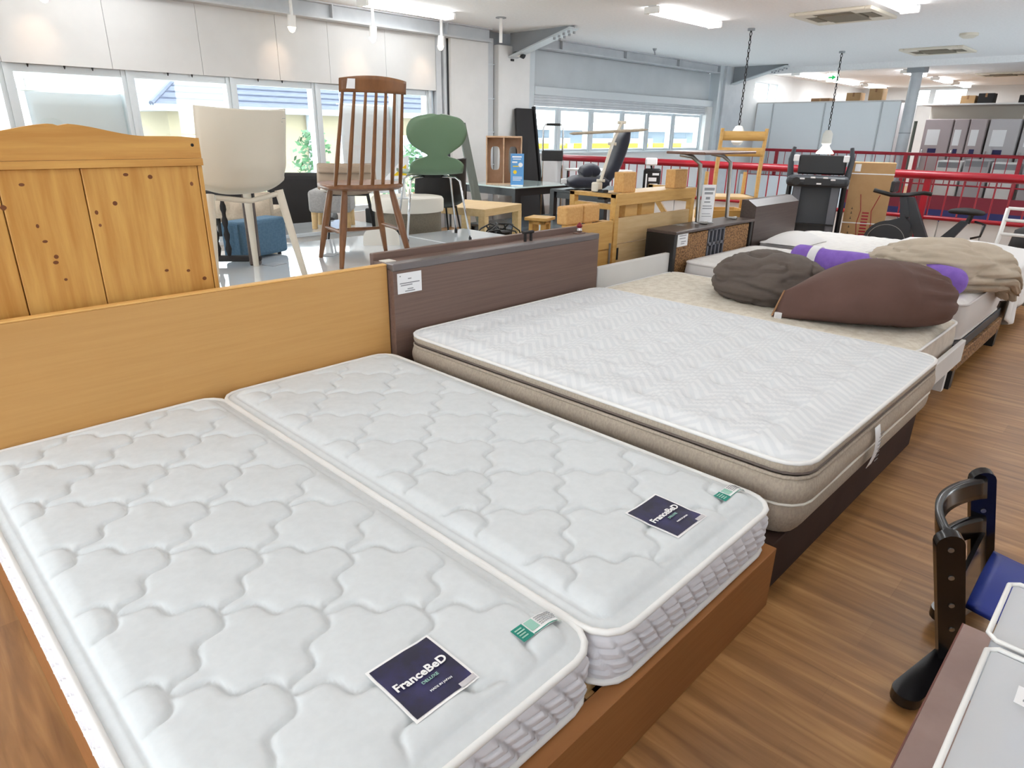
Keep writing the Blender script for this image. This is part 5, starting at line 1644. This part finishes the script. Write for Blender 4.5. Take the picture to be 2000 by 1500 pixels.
bs = thing('notice_stand', 'blue printed notice standing on the black dining table', 'sign', (6.86, 6.62, 0.70), -45)
B().box(-0.09, 0.09, -0.006, 0.006, 0.01, 0.42, 0.002, 1).obj('board', M_BLUEP, bs)
B().box(-0.08, 0.08, -0.04, 0.04, 0.0, 0.012, 0.003, 1).obj('foot', M_WHITE, bs)
b = B()
for (a, c, z, h_) in ((-0.07, 0.06, 0.37, 0.018), (-0.06, 0.05, 0.345, 0.01), (-0.07, 0.0, 0.30, 0.02), (-0.06, 0.07, 0.11, 0.008), (-0.06, 0.07, 0.09, 0.008), (-0.06, 0.05, 0.07, 0.008)):
    b.box(a, c, -0.0075, -0.006, z, z + h_)
b.obj('white_print', M_PAPER, bs)
B().cyl((0.045, -0.0075, 0.275), (0.045, -0.006, 0.275), 0.03, n=20).obj('white_disc', M_PAPER, bs)
B().box(-0.06, 0.02, -0.0075, -0.006, 0.25, 0.262).cyl((-0.03, -0.0075, 0.18), (-0.03, -0.006, 0.18), 0.025, n=16).obj('yellow_print', M_YELLOW, bs)

lb = thing('leaning_board', 'tall black board leaning against the pier between the windows', 'board', (8.12, 7.55, 0), w=True)
B().quad((7.80, 7.45, 0.0), (8.25, 7.40, 0.0), (8.42, 7.84, 1.74), (8.06, 7.84, 1.74)).obj('board', M_BLACKM, lb, solid=0.05)
B().quad((8.30, 7.40, 0.0), (8.34, 7.40, 0.0), (8.50, 7.84, 1.78), (8.46, 7.84, 1.78)).obj('edge_rail', M_BLACK, lb, solid=0.05)
gb = thing('leaning_board', 'narrow grey green board leaning right of the sage green chair', 'board', (6.4, 7.1, 0), w=True)
B().quad((6.42, 6.9, 0.0), (6.54, 6.85, 0.0), (6.34, 7.1, 1.50), (6.23, 7.13, 1.50)).obj('board', M_GRIP, gb, solid=0.03)
ct = thing('hand_cart', 'chrome handled cart with black panel before the strip window', 'cart', (8.02, 7.0, 0), -48)
B().tube([(-0.15, 0, 0.10), (-0.15, 0, 1.46), (-0.12, 0, 1.505), (0.12, 0, 1.505), (0.15, 0, 1.46), (0.15, 0, 0.10)], 0.014, 8).obj('handle', M_CHROME, ct, smooth=180)
B().tube([(-0.1, 0, 1.507), (0.1, 0, 1.507)], 0.018, 8).obj('grip', M_BLACK, ct)
B().box(-0.16, 0.16, -0.025, 0.025, 0.99, 1.14, 0.01, 1).obj('panel', M_BLACKM, ct)
B().box(-0.17, 0.17, -0.2, 0.2, 0.08, 0.12, 0.01, 1).obj('deck', M_BLACK, ct)
for (x, y) in ((-0.14, -0.17), (0.14, -0.17), (0.14, 0.17), (-0.14, 0.17)):
    B().cyl((x - 0.015, y, 0.045), (x + 0.015, y, 0.045), 0.045, n=14).obj('wheel', M_BLACK, ct)
table('side_table', 'white round edged table with thin chrome legs before the railing', 8.55, 9.15, 6.3, 7.2, 0.86, M_WHITE, M_CHROME, 0.03, 0.03, 0)

# navy legless chair on a black table
table('dining_table', 'black table carrying the navy floor chair', 6.85, 7.95, 5.1, 6.0, 0.70, M_BLACK, M_BLACK, 0.03, 0.07, 0.08, rz=0)
fc = thing('floor_chair', 'navy padded legless chair reclined on a black table', 'chair', (7.3, 5.58, 0.70), 48)
def pad(pts, w_, th, name, m=M_NAVYF):
    b = B()
    n = len(pts)
    def f(u, v):
        fi = v * (n - 1)
        i = min(n - 2, int(fi))
        k = fi - i
        y = pts[i][0] * (1 - k) + pts[i + 1][0] * k
        z = pts[i][1] * (1 - k) + pts[i + 1][1] * k
        d = Vector((pts[i + 1][0] - pts[i][0], pts[i + 1][1] - pts[i][1])).normalized()
        nx, nz = -d.y, d.x
        a = 2 * PI * u
        x = math.copysign(abs(math.cos(a)) ** 0.5, math.cos(a)) * w_ / 2
        o = math.copysign(abs(math.sin(a)) ** 0.6, math.sin(a)) * th / 2 * (0.5 + 0.5 * min(1, 6 * min(v, 1 - v)))
        return (x, y + nx * o, z + nz * o)
    b.grid(28, 20, f, wrap=True)
    bmesh.ops.holes_fill(b.bm, edges=[e for e in b.bm.edges if e.is_boundary])
    b.obj(name, m, fc, smooth=180)
pad([(0.40, 0.08), (0.2, 0.10), (0.0, 0.09), (-0.12, 0.10)], 0.5, 0.16, 'seat')
pad([(0.22, 0.19), (0.1, 0.25), (0.0, 0.22)], 0.42, 0.16, 'lumbar_cushion')
pad([(-0.10, 0.10), (-0.22, 0.32), (-0.28, 0.5), (-0.34, 0.74)], 0.44, 0.14, 'backrest')
B().box(-0.02, 0.04, 0.40, 0.47, 0.07, 0.13, 0.003, 1).obj('white_tag', M_PAPER, fc)

# --- yellow pine shelf headboard with blocks and the desk lamp
yp = thing('pine_shelf_headboard', 'yellow pine shelf headboard with open top rail behind the white bed', 'headboard', (4.62, 3.0, 0), w=True)
B().box(4.09, 5.20, 2.95, 2.975, 0.62, 0.81, 0.002, 1).obj('plank', M_BIRCH, yp)
B().box(4.09, 5.20, 2.955, 2.98, 0.42, 0.615, 0.002, 1).obj('plank', M_BIRCH, yp)
B().box(4.09, 5.22, 2.935, 2.965, 0.90, 0.985, 0.003, 1).obj('top_rail', M_PINEY, yp)
B().box(4.09, 5.22, 2.965, 3.17, 0.965, 0.985, 0.002, 1).obj('shelf_board', M_BIRCH, yp)
for x in (4.09, 5.165):
    B().box(x, x + 0.05, 2.94, 2.99, 0.0, 0.985, 0.003, 1).obj('post', M_PINEY, yp)
    B().box(x, x + 0.05, 3.33, 3.38, 0.0, 0.985, 0.003, 1).obj('post', M_PINEY, yp)
    B().box(x, x + 0.05, 2.99, 3.33, 0.87, 0.91, 0.002, 1).obj('side_rail', M_PINEY, yp)
    B().box(x, x + 0.05, 2.94, 3.38, 0.955, 0.985, 0.002, 1).obj('side_rail', M_PINEY, yp)
    B().quad((x + 0.025, 3.0, 0.55), (x + 0.025, 3.06, 0.55), (x + 0.025, 3.34, 0.88), (x + 0.025, 3.28, 0.88)).obj('side_brace', M_PINEY, yp, solid=0.02)
for (a, c) in ((4.28, 4.44), (4.5, 4.68)):
    B().box(a, c, 2.985, 3.05, 0.80, 0.93, 0.003, 1).obj('slat_block', M_PINEY, yp)
B().box(4.13, 4.17, 2.945, 2.95, 0.50, 0.59).obj('cut_out', M_BLACK, yp)
for k, (a, c, l) in enumerate(((4.22, 4.38, 'left wooden block standing on the yellow pine shelf headboard'), (4.93, 5.12, 'right wooden block standing on the yellow pine shelf headboard'))):
    w_ = thing('wooden_block', l, 'block', ((a + c) / 2, 3.02, 0.985), w=True)
    B().box(a, c, 2.975, 3.065, 0.985, 1.13, 0.004, 1).obj('block', M_CORK, w_)
wp = thing('pine_side_panel', 'yellow pine side panel between the walnut headboard and the pine shelf headboard', 'panel', (3.85, 2.95, 0), w=True)
B().box(3.56, 4.06, 2.93, 2.955, 0.60, 0.80, 0.002, 1).obj('plank', M_PINEY, wp)
B().box(3.56, 4.06, 2.935, 2.96, 0.40, 0.59, 0.002, 1).obj('plank', M_PINEY, wp)
B().box(3.58, 3.64, 2.96, 3.02, 0.0, 0.80, 0.003, 1).box(3.99, 4.05, 2.96, 3.02, 0.0, 0.80, 0.003, 1).obj('post', M_PINEY, wp)
B().cyl((4.03, 2.925, 0.64), (4.03, 2.925, 0.45), 0.008, n=8).obj('hinge_pin', M_BRUSH, wp)
for k, (x, l) in enumerate(((3.66, 'squat wooden block on the yellow pine side panel, left'), (3.85, 'squat wooden block on the yellow pine side panel, right'))):
    w_ = thing('wooden_block', l, 'block', (x, 3.0, 0.80))
    B().box(-0.09, 0.09, -0.035, 0.06, 0.0, 0.125, 0.012, 2).obj('block', M_CORK, w_)
lp = thing('desk_lamp', 'cream jointed clamp lamp with a long flat head on the pine headboard', 'lamp', (4.14, 3.16, 0.985))
B().box(-0.035, 0.035, -0.03, 0.03, 0.0, 0.07, 0.008, 1).obj('clamp_block', M_CREAMP, lp)
B().box(-0.03, 0.03, -0.09, -0.03, -0.05, 0.02, 0.006, 1).obj('clamp_jaw', M_BLACK, lp)
J0, J1, J2 = Vector((0.03, -0.01, 0.08)), Vector((0.13, -0.02, 0.34)), Vector((0.22, -0.03, 0.49))
for o_ in (-0.018, 0.018):
    B().tube([J0 + Vector((o_, o_, 0)), J1 + Vector((o_, o_, 0))], 0.008, 8).obj('lower_arm', M_CREAMP, lp)
    B().tube([J1 + Vector((o_, o_, 0)), J2 + Vector((o_, o_, 0))], 0.008, 8).obj('upper_arm', M_CREAMP, lp)
for j in (J0, J1, J2):
    B().cyl(j + Vector((0.022, -0.022, 0)), j + Vector((-0.022, 0.022, 0)), 0.011, n=12).obj('joint', M_CREAMP, lp)
HD = Vector((0.64, -0.70, 0.06)).normalized()
c = Vector((0.12, 0.0, 0.425))
B().tube([c - HD * 0.30, c - HD * 0.27, c + HD * 0.24, c + HD * 0.28], [0.006, 0.024, 0.024, 0.006], 10, flat=0.45).obj('lamp_head', M_BEIGEF, lp, smooth=60)

# --- things standing on the rattan bed headboard and behind it
ps = thing('price_sheet', 'tall white price sheet standing on the black rattan headboard', 'price sheet', (5.09, 2.75, 0.722), -40)
B().box(-0.055, 0.055, -0.004, 0.004, 0.0, 0.30).obj('sheet', M_PAPER, ps)
B().box(-0.06, 0.06, -0.03, 0.03, 0.0, 0.006).obj('foot', M_CLEARL, ps)
b = B()
for (a, c_, z, h_) in ((-0.04, 0.045, 0.255, 0.022), (-0.035, 0.035, 0.225, 0.018), (-0.02, 0.015, 0.185, 0.02), (-0.03, 0.02, 0.16, 0.01), (-0.04, 0.035, 0.13, 0.007), (-0.04, 0.04, 0.11, 0.007), (-0.04, 0.03, 0.07, 0.004), (-0.04, 0.04, 0.05, 0.004)):
    b.box(a, c_, -0.0052, -0.004, z, z + h_)
b.obj('faint_print', M_INK, ps)
at_ = thing('side_table', 'thin brown table top on two bent metal tubes standing on the rattan headboard', 'table', (5.2, 2.76, 0.722), w=True)
B().box(4.80, 5.66, 2.66, 3.0, 1.255, 1.275, 0.005, 1).obj('table_top', M_TOPWOOD, at_)
for x_ in (4.98, 5.48):
    B().tube([(x_ - 0.13, 2.90, 1.25), (x_ - 0.05, 2.84, 1.235), (x_, 2.79, 1.18), (x_ + 0.01, 2.77, 0.734), (x_ + 0.01, 2.68, 0.734)], 0.016, 10).obj('bent_tube', M_BRUSH, at_, smooth=180)
tyb = thing('storage_unit', 'low pale shelf standing behind the rattan headboard under the pine chair', 'shelf', (6.3, 3.25, 0), w=True)
B().box(5.7, 6.95, 2.9, 3.75, 0.60, 0.64, 0.004, 1).obj('top_board', M_BIRCH, tyb)
for x in (5.72, 6.9): B().box(x, x + 0.03, 2.92, 3.72, 0, 0.60).obj('side_panel', M_BIRCH, tyb)
B().box(5.75, 6.9, 3.69, 3.72, 0.0, 0.60).obj('back_panel', M_BIRCH, tyb)
wt = thing('wooden_tray', 'shallow pine tray box at the feet of the pine chair', 'tray', (6.05, 3.12, 0.64), -40)
B().box(-0.2, 0.2, -0.15, 0.15, 0.0, 0.012).obj('bottom', M_BIRCH, wt)
for s in (-1, 1):
    B().box(-0.2, 0.2, s * 0.145 - 0.008, s * 0.145 + 0.008, 0.0, 0.10).obj('long_side', M_PINEY, wt)
    B().box(s * 0.195 - 0.008, s * 0.195 + 0.008, -0.14, 0.14, 0.0, 0.10).obj('short_side', M_PINEY, wt)
wch = thing('pine_chair', 'pine ladder back chair standing high behind the rattan headboard', 'chair', (6.60, 3.33, 0.64), -45)
for s in (-1, 1):
    B().tube([(s * 0.215, -0.17, 0.0), (s * 0.215, -0.16, 0.40), (s * 0.215, -0.21, 0.82)], [0.019, 0.022, 0.018], 8).obj('back_post', M_PINEY, wch, smooth=40)
    B().tube([(s * 0.2, 0.2, 0.0), (s * 0.2, 0.19, 0.40)], 0.02, 8).obj('front_leg', M_PINEY, wch, smooth=40)
    B().box(s * 0.205 - 0.012, s * 0.205 + 0.012, -0.16, 0.19, 0.14, 0.18).obj('side_stretcher', M_PINEY, wch)
for (z, h_) in ((0.71, 0.085), (0.565, 0.08)):
    B().grid(12, 2, lambda u, v, z=z, h_=h_: (-0.21 + 0.42 * u, -0.205 - 0.012 * math.sin(PI * u) + 0.05 * (0.76 - z) - 0.006 * v, z + h_ * v)).obj('back_slat', M_PINEY, wch, smooth=60, solid=0.02)
B().box(-0.22, 0.22, -0.17, 0.22, 0.15, 0.18, 0.006, 1).obj('seat', M_PINEL, wch)

# --- training machine, parcel, exercise bike by the railing
tm = thing('treadmill', 'black folded treadmill with console and two raised handles by the railing', 'treadmill', (8.15, 3.05, 0), 90)
# local: +x away from the camera side to the right of the machine, -y towards the beds
tm.rotation_euler = (0, 0, R(-70))
B().prism([(-0.16, 0.0), (0.16, 0.0), (0.10, 0.86), (-0.02, 0.86)], 'x', -0.25, 0.25).obj('running_deck', M_TREAD, tm)
for s in (-1, 1):
    B().prism([(-0.20, 0.02), (-0.14, 0.02), (-0.04, 0.88), (-0.09, 0.88)], 'x', s * 0.2 - 0.04, s * 0.2 + 0.04).obj('deck_stripe', M_TREADL, tm)
B().box(-0.24, 0.24, -0.19, -0.12, 0.44, 0.455).obj('deck_seam', M_BLACK, tm)
B().box(-0.33, 0.33, -0.2, 0.12, 0.86, 0.98, 0.05, 3).obj('console_body', M_TREAD, tm)
B().box(-0.23, 0.27, -0.05, 0.02, 0.99, 1.20, 0.02, 2).obj('screen_back', M_BLACK, tm)
B().box(-0.14, 0.14, -0.204, -0.195, 0.885, 0.96).obj('button_panel', M_BLACK, tm)
b = B()
for (x, z) in ((-0.16, 0.95), (-0.05, 0.965), (0.08, 0.965), (0.16, 0.945), (0.02, 0.9)): b.box(x - 0.025, x + 0.025, -0.207, -0.2, z - 0.008, z + 0.008)
b.obj('light_marks', M_PAPER, tm)
B().cyl((-0.22, -0.206, 0.92), (-0.22, -0.19, 0.92), 0.045, n=16).obj('cup_holder', M_BLACK, tm)
for s in (-1, 1):
    B().tube([(s * 0.30, -0.02, 0.95), (s * 0.32, 0.03, 1.15), (s * 0.30, 0.06, 1.28)], [0.035, 0.03, 0.02], 8).obj('handle', M_TREAD, tm, smooth=50)
    B().box(s * 0.26 - 0.03, s * 0.26 + 0.03, -0.07, -0.02, 1.13, 1.20, 0.005, 1).obj('white_sticker', M_PAPER, tm)
    B().cyl((s * 0.3, -0.02, 0.0), (s * 0.29, -0.02, 0.9), 0.028, n=8).obj('upright', M_BLACK, tm)
B().box(-0.33, 0.33, -0.25, 0.35, 0.0, 0.06, 0.02, 1).obj('base_frame', M_BLACK, tm)
cb_ = thing('parcel', 'tall brown carton with a red figure print and a white strap, by the treadmill', 'carton', (8.62, 2.62, 0), -72)
B().box(-0.22, 0.22, -0.11, 0.11, 0.0, 1.13, 0.004, 1).obj('carton_body', M_CARD, cb_)
for z in (0.45, 1.0):
    B().box(-0.222, 0.222, -0.112, 0.112, z, z + 0.012).obj('strap', M_PAPER, cb_)
B().box(-0.19, -0.13, -0.1125, -0.11, 1.03, 1.11).obj('sticker', M_PAPER, cb_)
b = B()
b.tube([(-0.08, -0.111, 0.78), (-0.05, -0.111, 0.6), (-0.07, -0.111, 0.45), (-0.05, -0.111, 0.3), (-0.09, -0.111, 0.12)], 0.004, 4)
b.tube([(0.12, -0.111, 0.78), (0.06, -0.111, 0.6), (0.08, -0.111, 0.45), (0.07, -0.111, 0.3), (0.13, -0.111, 0.12)], 0.004, 4)
for k in range(10):
    z = 0.25 + 0.035 * k
    b.box(-0.03, 0.04, -0.1125, -0.1105, z, z + 0.018)
b.obj('red_print', M_RED, cb_)
b = B()
for z in (0.08, 0.12, 0.17, 0.22, 0.28, 0.33, 0.40, 0.50, 0.56, 0.61): b.box(-0.152, -0.134, -0.1125, -0.1105, z, z + 0.007).box(-0.147, -0.14, -0.1125, -0.1105, z + 0.01, z + 0.022)
b.obj('black_print', M_BLACK, cb_)

bi = thing('exercise_bike', 'dark grey exercise bike behind the beige bag at the railing', 'exercise bike', (8.3, 1.85, 0), w=True)
x = 8.3
fly = B()
fly.cyl((x - 0.05, 2.24, 0.30), (x + 0.05, 2.24, 0.30), 0.24, n=32)
fly.obj('flywheel_cover', M_TREAD, bi, smooth=40)
B().tube([(x - 0.055, 2.24 + 0.2 * math.cos(a * PI / 16), 0.30 + 0.2 * math.sin(a * PI / 16)) for a in range(32)], 0.006, 6, closed=True).obj('flywheel_rim', M_BRUSH, bi)
B().prism([(2.44, 0.30), (2.30, 0.52), (2.10, 0.60), (2.02, 0.52), (2.0, 0.30), (2.2, 0.2)], 'x', x - 0.06, x + 0.06).obj('front_fairing', M_TREAD, bi)
B().prism([(2.14, 0.56), (2.05, 0.60), (2.12, 0.80), (2.19, 0.80)], 'x', x - 0.04, x + 0.04).prism([(2.14, 0.80), (2.06, 0.80), (1.82, 0.34), (1.95, 0.34)], 'x', x - 0.035, x + 0.035).obj('main_post', M_TREAD, bi)
B().tube([(x - 0.18, 2.42, 0.86), (x - 0.16, 2.24, 0.82), (x, 2.14, 0.82), (x + 0.16, 2.02, 0.84), (x + 0.18, 1.94, 0.83)], 0.022, 8).obj('handlebar', M_BLACK, bi, smooth=60)
B().box(x - 0.1, x + 0.1, 2.25, 2.29, 0.84, 0.96, 0.015, 2).obj('console', M_BLACK, bi)
B().prism([(1.50, 0.60), (1.58, 0.60), (1.85, 0.26), (1.70, 0.26)], 'x', x - 0.035, x + 0.035).obj('seat_post', M_TREAD, bi)
B().cyl((x, 1.52, 0.58), (x, 1.50, 0.66), 0.025, n=10).obj('seat_stem', M_BLACK, bi)
def saddle(u, v):
    a = 2 * PI * u
    w_ = 0.045 + 0.075 * sstep(v)
    e = math.sin(PI * min(1, max(0, v))) ** 0.35 if 0 < v < 1 else 0.05
    y = 1.72 - 0.34 * v
    return (x + math.cos(a) * w_ * e, y, 0.685 + math.sin(a) * 0.035 * e + 0.012 * math.sin(PI * v))
sd = B().grid(18, 18, saddle, wrap=True)
bmesh.ops.holes_fill(sd.bm, edges=[e for e in sd.bm.edges if e.is_boundary])
sd.obj('saddle', M_BLACKM, bi, smooth=180)
B().tube([(x, 1.95, 0.26), (x, 1.55, 0.18), (x, 1.42, 0.06)], 0.035, 8).obj('frame_tube', M_TREAD, bi, smooth=60)
for y in (2.40, 1.40):
    B().tube([(x - 0.25, y, 0.035), (x + 0.25, y, 0.035)], 0.034, 10).obj('foot_bar', M_BLACK, bi)
B().cyl((x, 2.24, 0.06), (x, 2.40, 0.04), 0.03, n=8).obj('front_strut', M_BLACK, bi)
for s in (-1, 1):
    c_ = B().cyl((x + s * 0.06, 1.98, 0.32), (x + s * 0.07, 1.98 + s * 0.1, 0.22), 0.014, n=8).obj('crank', M_BRUSH, bi)
    B().box(x + s * 0.08 - 0.04, x + s * 0.08 + 0.04, 1.94 + s * 0.1, 2.02 + s * 0.1, 0.205, 0.235, 0.005, 1).obj('pedal', M_BLACK, c_)
B().tube([(x + 0.02, 1.46, 0.60), (x, 1.36, 0.58), (x, 1.38, 0.46), (x, 1.46, 0.43)], 0.012, 8).obj('rear_lever', M_BLACK, bi, smooth=180)

wr2 = thing('tubular_rack', 'white tubular rack at the right edge beyond the farthest bed', 'rack', (7.4, 0.95, 0), w=True)
for yy in (1.09, 0.55):
    B().tube([(7.1, yy, 0.0), (7.45, yy, 0.62), (7.5, yy, 0.82)], 0.018, 8).obj('side_tube', M_WHITE, wr2, smooth=180)
for (xx, zz) in ((7.5, 0.82), (7.47, 0.72), (7.43, 0.60), (7.3, 0.36)):
    B().tube([(xx, 1.09, zz), (xx, 0.55, zz)], 0.014, 8).obj('cross_bar', M_WHITE, wr2)
bc = thing('office_chair', 'black rounded chair back behind the white tubular rack', 'chair', (7.9, 0.85, 0), 60)
B().lathe([(0.19, 0.36), (0.22, 0.45), (0.20, 0.6), (0.10, 0.66), (0.01, 0.67)], n=20).obj('backrest', M_BLACKM, bc, smooth=60)
B().cyl((0, 0, 0.03), (0, 0, 0.4), 0.03, n=10).obj('stem', M_BLACK, bc)
B().cyl((0, 0, 0), (0, 0, 0.03), 0.2, n=20).obj('base', M_BLACK, bc)
bst = thing('small_bar_chair', 'black and white patterned small chair before the red railing', 'chair', (8.25, 5.35, 0), -48)
B().box(-0.12, 0.12, -0.03, 0.03, 0.62, 0.95, 0.03, 2).obj('backrest', M_BLACK, bst)
b = B()
for (a, c_, z, h_) in ((-0.09, -0.07, 0.68, 0.2), (-0.05, 0.06, 0.78, 0.05), (-0.03, 0.08, 0.70, 0.05), (0.0, 0.09, 0.86, 0.03)): b.box(a, c_, -0.033, -0.03, z, z + h_)
b.obj('white_pattern', M_PAPER, bst)
B().box(-0.11, 0.05, -0.06, 0.0, 0.99, 1.09, 0.015, 1).obj('head_pad', M_PAPER, bst)
B().cyl((0, 0, 0.03), (0, 0, 0.64), 0.03, n=10).cyl((0, 0, 0.9), (-0.03, -0.02, 1.02), 0.015, n=8).obj('stem', M_BLACK, bst)
B().cyl((0, 0, 0), (0, 0, 0.03), 0.2, n=20).obj('base', M_BLACK, bst)
